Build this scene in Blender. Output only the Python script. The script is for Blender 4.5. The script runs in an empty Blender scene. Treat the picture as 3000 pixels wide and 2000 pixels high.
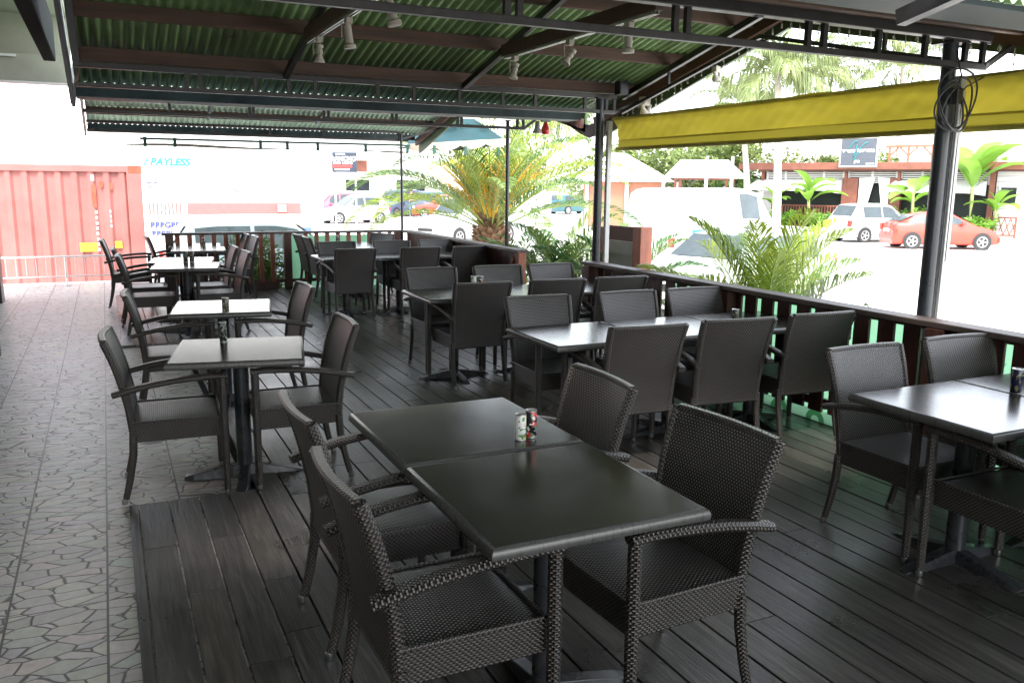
import bpy, math, random
from mathutils import Vector, Matrix
R = math.radians
rnd = random.Random(7)
sc = bpy.context.scene
C = sc.collection

# ------------------------------------------------------------------ materials
MATS = {}
def _new(name):
    m = bpy.data.materials.new(name); m.use_nodes = True
    nt = m.node_tree; b = nt.nodes['Principled BSDF']
    MATS[name] = m
    return m, nt, b
def N(nt, t, **kw):
    n = nt.nodes.new(t)
    for k, v in kw.items():
        if k in n.inputs.keys(): n.inputs[k].default_value = v
        else: setattr(n, k, v)
    return n
def math_n(nt, op, a, b=None, c=None):
    n = nt.nodes.new('ShaderNodeMath'); n.operation = op
    for i, v in enumerate((a, b, c)):
        if v is None: continue
        if isinstance(v, (int, float)): n.inputs[i].default_value = v
        else: nt.links.new(v, n.inputs[i])
    return n.outputs[0]
def ramp(nt, fac, stops):
    r = nt.nodes.new('ShaderNodeValToRGB'); e = r.color_ramp.elements
    while len(e) < len(stops): e.new(0.5)
    for i, (p, c) in enumerate(stops):
        e[i].position = p; e[i].color = (*c, 1)
    nt.links.new(fac, r.inputs[0]); return r.outputs[0]
def mixc(nt, fac, a, b, mode='MIX'):
    n = nt.nodes.new('ShaderNodeMix'); n.data_type = 'RGBA'; n.blend_type = mode
    if isinstance(fac, (int, float)): n.inputs[0].default_value = fac
    else: nt.links.new(fac, n.inputs[0])
    for s, v in ((6, a), (7, b)):
        if isinstance(v, tuple): n.inputs[s].default_value = (*v, 1)
        else: nt.links.new(v, n.inputs[s])
    return n.outputs[2]
def mat(name, col, rough=0.5, metal=0.0, var=0.25, scale=6.0, bump=0.0, bscale=60.0, coat=0.0, spec=0.5, stretch=None):
    """plain procedural material: base colour broken up by two noises, optional bump"""
    m, nt, b = _new(name)
    tc = N(nt, 'ShaderNodeTexCoord')
    src = tc.outputs['Object']
    if stretch:
        mp = N(nt, 'ShaderNodeMapping'); mp.inputs['Scale'].default_value = stretch
        nt.links.new(src, mp.inputs[0]); src = mp.outputs[0]
    n1 = N(nt, 'ShaderNodeTexNoise', Scale=scale, Detail=5.0, Roughness=0.65)
    nt.links.new(src, n1.inputs['Vector'])
    dark = tuple(c*(1-var) for c in col); light = tuple(min(1, c*(1+var*0.7)) for c in col)
    c = ramp(nt, n1.outputs[0], [(0.3, dark), (0.7, light)])
    nt.links.new(c, b.inputs['Base Color'])
    rr = math_n(nt, 'MULTIPLY_ADD', n1.outputs[0], 0.25, rough-0.12)
    nt.links.new(rr, b.inputs['Roughness'])
    b.inputs['Metallic'].default_value = metal
    b.inputs['Coat Weight'].default_value = coat
    b.inputs['Specular IOR Level'].default_value = spec
    if bump:
        n2 = N(nt, 'ShaderNodeTexNoise', Scale=bscale, Detail=4.0)
        nt.links.new(src, n2.inputs['Vector'])
        bp = N(nt, 'ShaderNodeBump', Strength=bump, Distance=0.01)
        nt.links.new(n2.outputs[0], bp.inputs['Height']); nt.links.new(bp.outputs[0], b.inputs['Normal'])
    return m

def wicker(name, c0, c1, p, pu, rough=0.32, pw=1.0):
    m, nt, b = _new(name)
    uv = N(nt, 'ShaderNodeUVMap'); sp = N(nt, 'ShaderNodeSeparateXYZ')
    nt.links.new(uv.outputs[0], sp.inputs[0])
    v = math_n(nt, 'DIVIDE', sp.outputs[1], p)
    row = math_n(nt, 'FLOOR', v)
    par = math_n(nt, 'MULTIPLY', row, math.pi)
    sv = math_n(nt, 'ABSOLUTE', math_n(nt, 'SINE', math_n(nt, 'MULTIPLY', v, math.pi)))
    sv = math_n(nt, 'POWER', sv, 0.6)
    cu = math_n(nt, 'COSINE', math_n(nt, 'ADD', math_n(nt, 'MULTIPLY', sp.outputs[0], 2*math.pi/pu), par))
    cu = math_n(nt, 'MULTIPLY_ADD', cu, 0.5, 0.5)
    h = math_n(nt, 'MULTIPLY', sv, math_n(nt, 'MULTIPLY_ADD', cu, 0.85, 0.15))
    h = math_n(nt, 'POWER', h, pw)
    nz = N(nt, 'ShaderNodeTexNoise', Scale=9.0, Detail=3.0)
    tc = N(nt, 'ShaderNodeTexCoord'); nt.links.new(tc.outputs['Object'], nz.inputs['Vector'])
    c = ramp(nt, h, [(0.12, c0), (0.85, c1)])  # weave contrast put into colour: pale glossy crowns, near-black gaps
    c = mixc(nt, 0.5, c, ramp(nt, nz.outputs[0], [(0.3, (0.55,)*3), (0.7, (1.0,)*3)]), 'MULTIPLY')
    nt.links.new(c, b.inputs['Base Color'])
    b.inputs['Roughness'].default_value = rough
    b.inputs['Specular IOR Level'].default_value = 0.65
    bp = N(nt, 'ShaderNodeBump', Strength=1.0, Distance=0.0028)
    nt.links.new(h, bp.inputs['Height']); nt.links.new(bp.outputs[0], b.inputs['Normal'])
    return m
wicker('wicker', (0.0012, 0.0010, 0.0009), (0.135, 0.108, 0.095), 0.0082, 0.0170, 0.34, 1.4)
wicker('wicker_seat_glint', (0.0010, 0.0009, 0.0008), (0.30, 0.27, 0.25), 0.0100, 0.0135, 0.34, 2.8)  # sharp pale dots paint gloss highlights onto the seat weave

# dark laminate table top with a faint woven print
m, nt, b = _new('table_top')
tc = N(nt, 'ShaderNodeTexCoord'); sp = N(nt, 'ShaderNodeSeparateXYZ'); nt.links.new(tc.outputs['Object'], sp.inputs[0])
a1 = math_n(nt, 'SINE', math_n(nt, 'MULTIPLY', sp.outputs[0], 2*math.pi/0.0105))
a2 = math_n(nt, 'SINE', math_n(nt, 'MULTIPLY', sp.outputs[1], 2*math.pi/0.0105))
w = math_n(nt, 'MULTIPLY_ADD', math_n(nt, 'MULTIPLY', a1, a2), 0.5, 0.5)
nz = N(nt, 'ShaderNodeTexNoise', Scale=3.0, Detail=6.0, Roughness=0.7); nt.links.new(tc.outputs['Object'], nz.inputs['Vector'])
c = ramp(nt, w, [(0.2, (0.015, 0.0125, 0.011)), (0.9, (0.034, 0.029, 0.026))])
nt.links.new(c, b.inputs['Base Color'])
n3 = N(nt, 'ShaderNodeTexNoise', Scale=14.0, Detail=4.0, Distortion=2.0); nt.links.new(tc.outputs['Object'], n3.inputs['Vector'])
nt.links.new(math_n(nt, 'ADD', math_n(nt, 'MULTIPLY_ADD', nz.outputs[0], 0.14, 0.09), math_n(nt, 'MULTIPLY', n3.outputs[0], 0.07)), b.inputs['Roughness'])
bp = N(nt, 'ShaderNodeBump', Strength=0.05, Distance=0.0008); nt.links.new(w, bp.inputs['Height']); nt.links.new(bp.outputs[0], b.inputs['Normal'])
b.inputs['Specular IOR Level'].default_value = 0.85

# weathered deck planks
m, nt, b = _new('deck_wood')
tc = N(nt, 'ShaderNodeTexCoord'); geo = N(nt, 'ShaderNodeNewGeometry')
mp = N(nt, 'ShaderNodeMapping'); mp.inputs['Scale'].default_value = (48, 2.6, 8)
nt.links.new(tc.outputs['Object'], mp.inputs[0])
off = N(nt, 'ShaderNodeVectorMath', operation='ADD'); nt.links.new(mp.outputs[0], off.inputs[0])
cmb = N(nt, 'ShaderNodeCombineXYZ'); nt.links.new(math_n(nt, 'MULTIPLY', geo.outputs['Random Per Island'], 57.0), cmb.inputs[1])
nt.links.new(cmb.outputs[0], off.inputs[1])
g1 = N(nt, 'ShaderNodeTexNoise', Scale=1.0, Detail=8.0, Roughness=0.7, Distortion=0.6); nt.links.new(off.outputs[0], g1.inputs['Vector'])
g2 = N(nt, 'ShaderNodeTexNoise', Scale=1.7, Detail=5.0, Roughness=0.6); nt.links.new(tc.outputs['Object'], g2.inputs['Vector'])
c = ramp(nt, g1.outputs[0], [(0.25, (0.030, 0.028, 0.026)), (0.5, (0.092, 0.085, 0.079)), (0.76, (0.21, 0.19, 0.175))])
isl = ramp(nt, geo.outputs['Random Per Island'], [(0.0, (0.60, 0.58, 0.57)), (0.5, (0.85, 0.85, 0.87)), (1.0, (1.15, 1.08, 1.02))])
c = mixc(nt, 1.0, c, isl, 'MULTIPLY')
c = mixc(nt, 1.0, c, ramp(nt, g2.outputs[0], [(0.3, (0.55, 0.55, 0.55)), (0.7, (1.25, 1.25, 1.25))]), 'MULTIPLY')
nt.links.new(c, b.inputs['Base Color'])
nt.links.new(math_n(nt, 'MULTIPLY_ADD', g2.outputs[0], 0.45, 0.10), b.inputs['Roughness'])
bp = N(nt, 'ShaderNodeBump', Strength=0.7, Distance=0.004); nt.links.new(g1.outputs[0], bp.inputs['Height']); nt.links.new(bp.outputs[0], b.inputs['Normal'])

# crazy-paving floor tiles
m, nt, b = _new('tile_floor')
tc = N(nt, 'ShaderNodeTexCoord'); sp = N(nt, 'ShaderNodeSeparateXYZ'); nt.links.new(tc.outputs['Object'], sp.inputs[0])
wn = N(nt, 'ShaderNodeTexNoise', Scale=5.0, Detail=2.0); nt.links.new(tc.outputs['Object'], wn.inputs['Vector'])
col_i = math_n(nt, 'FLOOR', math_n(nt, 'DIVIDE', math_n(nt, 'ADD', sp.outputs[0], 10.25), 0.35))
cx = N(nt, 'ShaderNodeCombineXYZ')
nt.links.new(math_n(nt, 'MULTIPLY_ADD', wn.outputs[0], 0.5, math_n(nt, 'MULTIPLY', sp.outputs[0], 7.6)), cx.inputs[0])
nt.links.new(math_n(nt, 'MULTIPLY_ADD', wn.outputs[0], 0.6, math_n(nt, 'MULTIPLY', sp.outputs[1], 14.0)), cx.inputs[1])
nt.links.new(math_n(nt, 'MULTIPLY', col_i, 7.3), cx.inputs[2])
vo = N(nt, 'ShaderNodeTexVoronoi', feature='DISTANCE_TO_EDGE', Scale=1.0, Randomness=0.95); nt.links.new(cx.outputs[0], vo.inputs['Vector'])
vc = N(nt, 'ShaderNodeTexVoronoi', feature='F1', Scale=1.0, Randomness=0.95); nt.links.new(cx.outputs[0], vc.inputs['Vector'])
ed = ramp(nt, vo.outputs['Distance'], [(0.014, (0, 0, 0)), (0.052, (1, 1, 1))])
fr = math_n(nt, 'FRACT', math_n(nt, 'DIVIDE', math_n(nt, 'ADD', sp.outputs[0], 10.25), 0.35))
sx = math_n(nt, 'MINIMUM', fr, math_n(nt, 'SUBTRACT', 1.0, fr))
fy = math_n(nt, 'FRACT', math_n(nt, 'DIVIDE', math_n(nt, 'ADD', sp.outputs[1], 10.1), 1.05))
sy = math_n(nt, 'MINIMUM', fy, math_n(nt, 'SUBTRACT', 1.0, fy))
seam = math_n(nt, 'MULTIPLY', math_n(nt, 'GREATER_THAN', sx, 0.013), math_n(nt, 'GREATER_THAN', sy, 0.0035))
hgt = math_n(nt, 'MULTIPLY', ed, seam)
bn = N(nt, 'ShaderNodeTexNoise', Scale=22.0, Detail=6.0, Roughness=0.7); nt.links.new(tc.outputs['Object'], bn.inputs['Vector'])
bl = N(nt, 'ShaderNodeTexNoise', Scale=0.9, Detail=3.0); nt.links.new(tc.outputs['Object'], bl.inputs['Vector'])
stone = mixc(nt, 0.32, (0.60, 0.525, 0.445), vc.outputs['Color'], 'SOFT_LIGHT')
stone = mixc(nt, 1.0, stone, ramp(nt, bn.outputs[0], [(0.25, (0.72, 0.70, 0.68)), (0.7, (1.05, 1.05, 1.05))]), 'MULTIPLY')
stone = mixc(nt, ramp(nt, bl.outputs[0], [(0.52, (0, 0, 0)), (0.75, (0.6, 0.6, 0.6))]), stone, (0.42, 0.30, 0.22))
hs = N(nt, 'ShaderNodeHueSaturation', Saturation=0.42); nt.links.new(stone, hs.inputs['Color'])
c = mixc(nt, hgt, (0.10, 0.092, 0.082), hs.outputs[0])
nt.links.new(c, b.inputs['Base Color'])
nt.links.new(math_n(nt, 'MULTIPLY_ADD', bn.outputs[0], 0.3, 0.25), b.inputs['Roughness'])
bp = N(nt, 'ShaderNodeBump', Strength=0.5, Distance=0.004); nt.links.new(math_n(nt, 'MULTIPLY_ADD', bn.outputs[0], 0.25, hgt), bp.inputs['Height']); nt.links.new(bp.outputs[0], b.inputs['Normal'])

mat('edge_band', (0.10, 0.098, 0.095), 0.3, 0.3, 0.25, 3, stretch=(40, 40, 1))
mat('roof_green', (0.19, 0.30, 0.125), 0.33, 0, 0.45, 2.0, stretch=(1, 1, 1))
mat('fascia_green', (0.045, 0.085, 0.03), 0.5, 0, 0.3, 3)
mat('roof_green_lit', (0.42, 0.56, 0.42), 0.45, 0, 0.25, 3.0)  # lit copy of the green sheet, sky light put into its colour
mat('steel_dark', (0.022, 0.020, 0.020), 0.36, 0.0, 0.3, 14, 0.1)
mat('black_rough', (0.012, 0.012, 0.013), 0.9, 0, 0.2, spec=0.1)
mat('steel_blue', (0.022, 0.026, 0.034), 0.3, 0.0, 0.3, 12, 0.05)
mat('purlin_wood', (0.085, 0.044, 0.028), 0.6, 0, 0.5, 2.5, 0.4, 40, stretch=(0.6, 8, 8))
mat('rail_wood', (0.075, 0.026, 0.020), 0.42, 0, 0.4, 3.5, 0.25, 30, stretch=(5, 5, 1))
mat('rail_cap_wood', (0.085, 0.060, 0.052), 0.5, 0, 0.45, 3.5, 0.3, 30, stretch=(9, 1, 9))
mat('red_wood', (0.30, 0.095, 0.055), 0.5, 0, 0.35, 3.0, 0.2, 30, stretch=(5, 5, 1))
mat('gutter_metal', (0.03, 0.05, 0.055), 0.55, 0.0, 0.6, 2.0, spec=0.25)
mat('concrete_beige', (0.25, 0.25, 0.20), 0.85, 0, 0.12, 3.0, 0.1)
mat('concrete_floor', (0.45, 0.44, 0.42), 0.9, 0, 0.15, 1.0, 0.1)
mat('lot_ground', (0.62, 0.60, 0.57), 0.9, 0, 0.12, 0.4, 0.1, 20)  # even tone kept pale so ground bounce reaches under the roof
mat('alu', (0.6, 0.6, 0.6), 0.35, 1.0, 0.1)
mat('base_metal', (0.030, 0.032, 0.036), 0.28, 0.0, 0.3, 10)
mat('white_paint', (0.55, 0.55, 0.54), 0.5, 0, 0.08)
mat('cream_plastic', (0.42, 0.39, 0.33), 0.45, 0, 0.1)
mat('grey_plastic', (0.25, 0.25, 0.23), 0.5, 0, 0.15)
mat('dark_cable', (0.05, 0.05, 0.055), 0.5, 0, 0.1)
mat('black_plastic', (0.015, 0.015, 0.017), 0.4, 0, 0.2)
mat('awning_yellow', (0.78, 0.64, 0.02), 0.65, 0, 0.12, 2.5, 0.15, 25)
mat('awning_hem', (0.36, 0.31, 0.045), 0.7, 0, 0.3, 6.0, 0.2)
mat('container_red', (0.30, 0.105, 0.092), 0.6, 0, 0.22, 1.2, 0.15)  # even red, desaturated so the exposure washes it to pink
mat('rust_orange', (0.42, 0.07, 0.035), 0.8, 0, 0.4, 5)
mat('yellow_sticker', (0.85, 0.70, 0.03), 0.5, 0, 0.05)
mat('building_white', (0.82, 0.82, 0.80), 0.8, 0, 0.04, 1.0)
mat('band_red', (0.34, 0.095, 0.09), 0.7, 0, 0.1)
mat('band_yellow', (0.50, 0.46, 0.26), 0.7, 0, 0.06)
mat('band_blue', (0.07, 0.12, 0.28), 0.7, 0, 0.1)
mat('letter_blue', (0.03, 0.045, 0.26), 0.7, 0, 0.05)
mat('letter_teal', (0.01, 0.23, 0.25), 0.6, 0, 0.05)
mat('letter_white', (0.85, 0.85, 0.85), 0.6, 0, 0.02)
mat('letter_black', (0.02, 0.02, 0.02), 0.6, 0, 0.02)
mat('sign_navy', (0.025, 0.035, 0.055), 0.5, 0, 0.1)
mat('sign_red', (0.60, 0.05, 0.04), 0.5, 0, 0.05)
mat('sign_slate', (0.07, 0.08, 0.10), 0.5, 0, 0.1)
mat('taverna_red', (0.20, 0.070, 0.045), 0.65, 0, 0.3, 2.0, 0.2)
mat('taverna_dark', (0.10, 0.045, 0.035), 0.65, 0, 0.3)
mat('dark_glass', (0.02, 0.025, 0.028), 0.15, 0, 0.2)
mat('shade_fill', (0.015, 0.022, 0.02), 0.8, 0, 0.3)  # near-black fill, colour stands for shade below the deck and indoors
mat('orange_wood', (0.32, 0.13, 0.075), 0.6, 0, 0.15, stretch=(6, 6, .5))
mat('canvas_white', (0.8, 0.79, 0.76), 0.8, 0, 0.05)
mat('teal_canvas', (0.003, 0.036, 0.044), 0.7, 0, 0.3, 4)
mat('cream_canvas', (0.35, 0.30, 0.24), 0.8, 0, 0.25, 6)
mat('dark_green_metal', (0.012, 0.06, 0.045), 0.4, 0, 0.2)
mat('car_glass', (0.045, 0.06, 0.065), 0.15, 0, 0.3, 2)
mat('rim_alloy', (0.55, 0.55, 0.56), 0.3, 0.8, 0.1)
mat('tyre', (0.03, 0.03, 0.03), 0.85, 0, 0.2)
mat('tail_red', (0.5, 0.03, 0.02), 0.25, 0, 0.1)
mat('grille_black', (0.015, 0.015, 0.015), 0.5, 0, 0.1)
mat('skin', (0.30, 0.16, 0.10), 0.6, 0, 0.1)
mat('denim', (0.10, 0.22, 0.45), 0.8, 0, 0.2)
mat('shirt_pale', (0.45, 0.55, 0.62), 0.8, 0, 0.1)
mat('hair', (0.03, 0.02, 0.015), 0.7, 0, 0.2)
mat('bark_grey', (0.42, 0.38, 0.33), 0.9, 0, 0.3, 6, 0.3, 20)
mat('date_trunk', (0.20, 0.11, 0.06), 0.9, 0, 0.5, 8, 0.6, 30)
mat('banana_stem', (0.38, 0.42, 0.16), 0.6, 0, 0.3)
mat('fern_stem', (0.20, 0.26, 0.06), 0.6, 0, 0.2)
def leafmat(name, c0, c1, rough=0.45, trans=0.35):
    m, nt, b = _new(name)
    geo = N(nt, 'ShaderNodeNewGeometry')
    tc = N(nt, 'ShaderNodeTexCoord'); nz = N(nt, 'ShaderNodeTexNoise', Scale=1.3, Detail=3.0); nt.links.new(tc.outputs['Object'], nz.inputs['Vector'])
    f = math_n(nt, 'MULTIPLY_ADD', nz.outputs[0], 0.7, math_n(nt, 'MULTIPLY', geo.outputs['Random Per Island'], 0.35))
    c = ramp(nt, f, [(0.25, c0), (0.75, c1)])
    nt.links.new(c, b.inputs['Base Color']); b.inputs['Roughness'].default_value = rough
    tr = N(nt, 'ShaderNodeBsdfTranslucent'); nt.links.new(c, tr.inputs[0])
    mx = N(nt, 'ShaderNodeMixShader'); mx.inputs[0].default_value = trans
    out = nt.nodes['Material Output']
    nt.links.new(b.outputs[0], mx.inputs[1]); nt.links.new(tr.outputs[0], mx.inputs[2]); nt.links.new(mx.outputs[0], out.inputs[0])
leafmat('palm_leaf', (0.07, 0.15, 0.035), (0.24, 0.31, 0.09))
leafmat('palm_leaf_yellow', (0.12, 0.21, 0.02), (0.34, 0.40, 0.05))
leafmat('palm_leaf_dark', (0.02, 0.075, 0.02), (0.09, 0.19, 0.04))
leafmat('coco_leaf', (0.10, 0.15, 0.05), (0.26, 0.30, 0.12))
leafmat('banana_leaf', (0.08, 0.22, 0.02), (0.25, 0.42, 0.07), 0.35, 0.45)
leafmat('tree_leaf', (0.07, 0.12, 0.03), (0.24, 0.30, 0.09))
leafmat('bush_leaf', (0.03, 0.09, 0.015), (0.14, 0.24, 0.05))
leafmat('fruit_orange', (0.55, 0.26, 0.01), (0.75, 0.50, 0.05), 0.5, 0.25)
leafmat('banner_green', (0.20, 0.42, 0.26), (0.22, 0.45, 0.28), 0.6, 0.7)
leafmat('awning_hem_cloth', (0.26, 0.21, 0.015), (0.32, 0.27, 0.03), 0.6, 0.35)
leafmat('awning_cloth', (0.34, 0.27, 0.02), (0.47, 0.385, 0.04), 0.6, 0.35)
leafmat('banner_white', (0.75, 0.75, 0.74), (0.8, 0.8, 0.8), 0.6, 0.6)
leafmat('banner_red', (0.60, 0.06, 0.05), (0.65, 0.08, 0.06), 0.6, 0.6)
def carpaint(name, col, rough=0.22):
    m = mat(name, col, rough+0.12, 0, 0.04, 3, coat=0.6)
for nme, col in dict(paint_red=(0.50, 0.035, 0.015), paint_white=(0.40, 0.41, 0.42), paint_silver=(0.20, 0.26, 0.29), paint_pink=(0.50, 0.10, 0.16),
                     paint_teal=(0.02, 0.10, 0.12), paint_darkblue=(0.05, 0.08, 0.14), paint_blue=(0.05, 0.16, 0.40)).items(): carpaint(nme, col)

# ------------------------------------------------------------------ mesh helpers
class MB:
    def __init__(s): s.v = []; s.f = []; s.uv = []; s.m = []; s.mats = []
    def mi(s, mt):
        if mt is None: return 0
        if mt not in s.mats: s.mats.append(mt)
        return s.mats.index(mt)
    def add(s, vs, fs, uvs=None, mt=None):
        o = len(s.v); s.v += [tuple(v) for v in vs]; k = s.mi(mt)
        for i, f in enumerate(fs):
            s.f.append([o+j for j in f]); s.uv.append(uvs[i] if uvs else None); s.m.append(k)
        return s
    def box(s, x0, x1, y0, y1, z0, z1, mt=None, M=None):
        vs = [Vector((x, y, z)) for x in (x0, x1) for y in (y0, y1) for z in (z0, z1)]
        if M: vs = [M @ v for v in vs]
        return s.add(vs, [(0, 1, 3, 2), (4, 6, 7, 5), (0, 4, 5, 1), (2, 3, 7, 6), (0, 2, 6, 4), (1, 5, 7, 3)], None, mt)
    def beam(s, p, q, w, h, up=(0, 0, 1), mt=None):
        p, q = Vector(p), Vector(q); d = (q-p); L = d.length; d.normalize()
        u = Vector(up); r = d.cross(u)
        if r.length < 1e-4: r = d.cross(Vector((1, 0, 0)))
        r.normalize(); u = r.cross(d)
        vs = []
        for c in (p, q):
            for a, b_ in ((-1, -1), (1, -1), (1, 1), (-1, 1)): vs.append(c + r*a*w/2 + u*b_*h/2)
        return s.add(vs, [(3, 2, 1, 0), (4, 5, 6, 7), (0, 1, 5, 4), (1, 2, 6, 5), (2, 3, 7, 6), (3, 0, 4, 7)], None, mt)
    def sweep(s, pts, sec, mt=None, cap=True, up=(0, 0, 1), scales=None, closed=False):
        """sweep a closed cross-section (list of (a,b)) along pts, UVs in metres"""
        pts = [Vector(p) for p in pts]; n = len(pts); k = len(sec)
        per = [0]
        for i in range(k):
            a, b_ = sec[i], sec[(i+1) % k]; per.append(per[-1]+math.hypot(a[0]-b_[0], a[1]-b_[1]))
        vs = []; vl = [0]
        pu = Vector(up)
        for i, p in enumerate(pts):
            if closed: d = pts[(i+1) % n]-pts[i-1]
            else: d = (pts[min(i+1, n-1)]-pts[max(i-1, 0)])
            d.normalize(); r = d.cross(pu)
            if r.length < 1e-3: r = d.cross(Vector((0.3, 1, 0.1)))
            r.normalize(); u = r.cross(d)
            sc_ = scales[i] if scales else 1
            for a, b_ in sec: vs.append(p + r*a*sc_ + u*b_*sc_)
            if i: vl.append(vl[-1]+(p-pts[i-1]).length)
        fs = []; uvs = []
        for i in range(n if closed else n-1):
            i2 = (i+1) % n; l2 = vl[i2] if i2 else vl[-1]+0.01
            for j in range(k):
                j2 = (j+1) % k
                fs.append((i*k+j, i*k+j2, i2*k+j2, i2*k+j)); uvs.append([(per[j], vl[i]), (per[j+1], vl[i]), (per[j+1], l2), (per[j], l2)])
        if cap and not closed:
            fs.append(tuple(range(k))[::-1]); uvs.append([(a, b_) for a, b_ in sec][::-1])
            fs.append(tuple((n-1)*k+j for j in range(k))); uvs.append([(a, b_) for a, b_ in sec])
        return s.add(vs, fs, uvs, mt)
    def tube(s, pts, r, n=8, mt=None, scales=None, cap=True, closed=False):
        return s.sweep(pts, [(r*math.cos(2*math.pi*i/n), r*math.sin(2*math.pi*i/n)) for i in range(n)], mt, cap, scales=scales, closed=closed)
    def lathe(s, prof, n=16, mt=None, M=None):
        vs = []; fs = []
        for r_, z in prof:
            for i in range(n): vs.append(Vector((r_*math.cos(2*math.pi*i/n), r_*math.sin(2*math.pi*i/n), z)))
        for a in range(len(prof)-1):
            for i in range(n): fs.append((a*n+i, a*n+(i+1) % n, (a+1)*n+(i+1) % n, (a+1)*n+i))
        fs.append(tuple(range(n))[::-1]); fs.append(tuple((len(prof)-1)*n+i for i in range(n)))
        if M: vs = [M @ v for v in vs]
        return s.add(vs, fs, None, mt)
    def grid(s, fn, nu, nv, uvf=None, mt=None, flip=False):
        vs = [fn(i/nu, j/nv) for j in range(nv+1) for i in range(nu+1)]
        fs = []; uvs = []
        for j in range(nv):
            for i in range(nu):
                q = [(i, j), (i+1, j), (i+1, j+1), (i, j+1)]
                if flip: q = q[::-1]
                fs.append([b_*(nu+1)+a for a, b_ in q]); uvs.append([uvf(a/nu, b_/nv) for a, b_ in q] if uvf else None)
        return s.add(vs, fs, uvs if uvf else None, mt)
    def build(s, name, mt=None, parent=None, smooth=False, bevel=0, autos=False):
        me = bpy.data.meshes.new(name); me.from_pydata(s.v, [], s.f)
        if any(u is not None for u in s.uv):
            l = me.uv_layers.new(name='UVMap'); i = 0
            for f, u in zip(s.f, s.uv):
                for k in range(len(f)):
                    l.data[i].uv = u[k] if u else (0, 0); i += 1
        if mt: me.materials.append(MATS[mt])
        for x in s.mats: me.materials.append(MATS[x])
        if len(s.mats) and not mt:
            me.polygons.foreach_set('material_index', s.m)
        if smooth: me.polygons.foreach_set('use_smooth', [True]*len(me.polygons))
        me.update()
        o = bpy.data.objects.new(name, me); C.objects.link(o)
        if parent: o.parent = parent
        if bevel:
            md = o.modifiers.new('bevel', 'BEVEL'); md.width = bevel; md.segments = 2; md.limit_method = 'ANGLE'; md.angle_limit = R(40)
        if smooth and autos:
            md = o.modifiers.new('es', 'EDGE_SPLIT'); md.split_angle = R(40)
        return o
def rsec(w, h, c=0.3):
    """rounded-ish rectangle section"""
    a, b_ = w/2, h/2; k = min(a, b_)*c*2
    return [(a-k, -b_), (a, -b_+k), (a, b_-k), (a-k, b_), (-a+k, b_), (-a, b_-k), (-a, -b_+k), (-a+k, -b_)]
def tag(o, label=None, cat=None, group=None, kind=None):
    if label: o['label'] = label
    if cat: o['category'] = cat
    if group: o['group'] = group
    if kind: o['kind'] = kind
    return o
def empty(name, loc=(0, 0, 0), rz=0, label=None, cat=None, group=None):
    o = bpy.data.objects.new(name, None); C.objects.link(o); o.location = loc; o.rotation_euler = (0, 0, rz)
    o.empty_display_size = 0.1
    return tag(o, label, cat, group)
def dup(root, loc, rz, label, group=None):
    r = root.copy(); C.objects.link(r); r.location = loc; r.rotation_euler = (0, 0, rz); r['label'] = label
    if group: r['group'] = group
    def rec(o, p):
        for ch in [c for c in bpy.data.objects if c.parent == o]:
            c = ch.copy(); C.objects.link(c); c.parent = p; rec(ch, c)
    rec(root, r); return r
def text(s_, name, size, mt, parent, M, ext=0.004, ax='CENTER', shear=0.0, bold=0.0):
    cu = bpy.data.curves.new(name, 'FONT'); cu.body = s_; cu.size = size; cu.extrude = ext; cu.align_x = ax; cu.align_y = 'CENTER'; cu.shear = shear; cu.offset = bold
    to = bpy.data.objects.new(name, cu); C.objects.link(to)
    bpy.context.view_layer.update()
    me = bpy.data.meshes.new_from_object(to.evaluated_get(bpy.context.evaluated_depsgraph_get()))
    bpy.data.objects.remove(to); me.materials.clear(); me.materials.append(MATS[mt])
    o = bpy.data.objects.new(name, me); C.objects.link(o); o.parent = parent; o.matrix_local = M
    return o

# ------------------------------------------------------------------ camera, world, sun
cam = bpy.data.cameras.new('camera'); co = bpy.data.objects.new('camera', cam); C.objects.link(co); sc.camera = co
cam.sensor_width = 36; cam.lens = 1951/2352*36; cam.clip_start = 0.05; cam.clip_end = 1500
p, yw, ro = R(10.56), R(25.413), R(0.632)
fw = Vector((math.sin(yw)*math.cos(p), math.cos(yw)*math.cos(p), -math.sin(p)))
rt = Vector((math.cos(yw), -math.sin(yw), 0)); up = rt.cross(fw)
r2 = math.cos(ro)*rt + math.sin(ro)*up; u2 = -math.sin(ro)*rt + math.cos(ro)*up
co.matrix_world = Matrix.Translation((0, 0, 1.66)) @ Matrix((r2, u2, -fw)).transposed().to_4x4()
cam.dof.use_dof = False
W = bpy.data.worlds.new('World'); sc.world = W; W.use_nodes = True
nt = W.node_tree; bg = nt.nodes['Background']
sky = nt.nodes.new('ShaderNodeTexSky'); sky.sky_type = 'NISHITA'; sky.sun_disc = False
SUN_EL, SUN_AZ = 58, 200     # azimuth the sun stands at, clockwise from +Y
sky.sun_elevation = R(SUN_EL); sky.sun_rotation = R(SUN_AZ); sky.air_density = 1.0; sky.dust_density = 1.6
hs = nt.nodes.new('ShaderNodeHueSaturation'); hs.inputs['Saturation'].default_value = 0.32   # thin cloud over the blue
nt.links.new(sky.outputs[0], hs.inputs['Color']); nt.links.new(hs.outputs[0], bg.inputs[0]); bg.inputs[1].default_value = 0.15
sl = bpy.data.lights.new('sun', 'SUN'); sl.energy = 1.3; sl.angle = R(14); sl.color = (1, 0.96, 0.9)
so = bpy.data.objects.new('sun', sl); C.objects.link(so)
sd = Vector((math.sin(R(SUN_AZ))*math.cos(R(SUN_EL)), math.cos(R(SUN_AZ))*math.cos(R(SUN_EL)), math.sin(R(SUN_EL))))
so.rotation_euler = sd.to_track_quat('Z', 'Y').to_euler()
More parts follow.
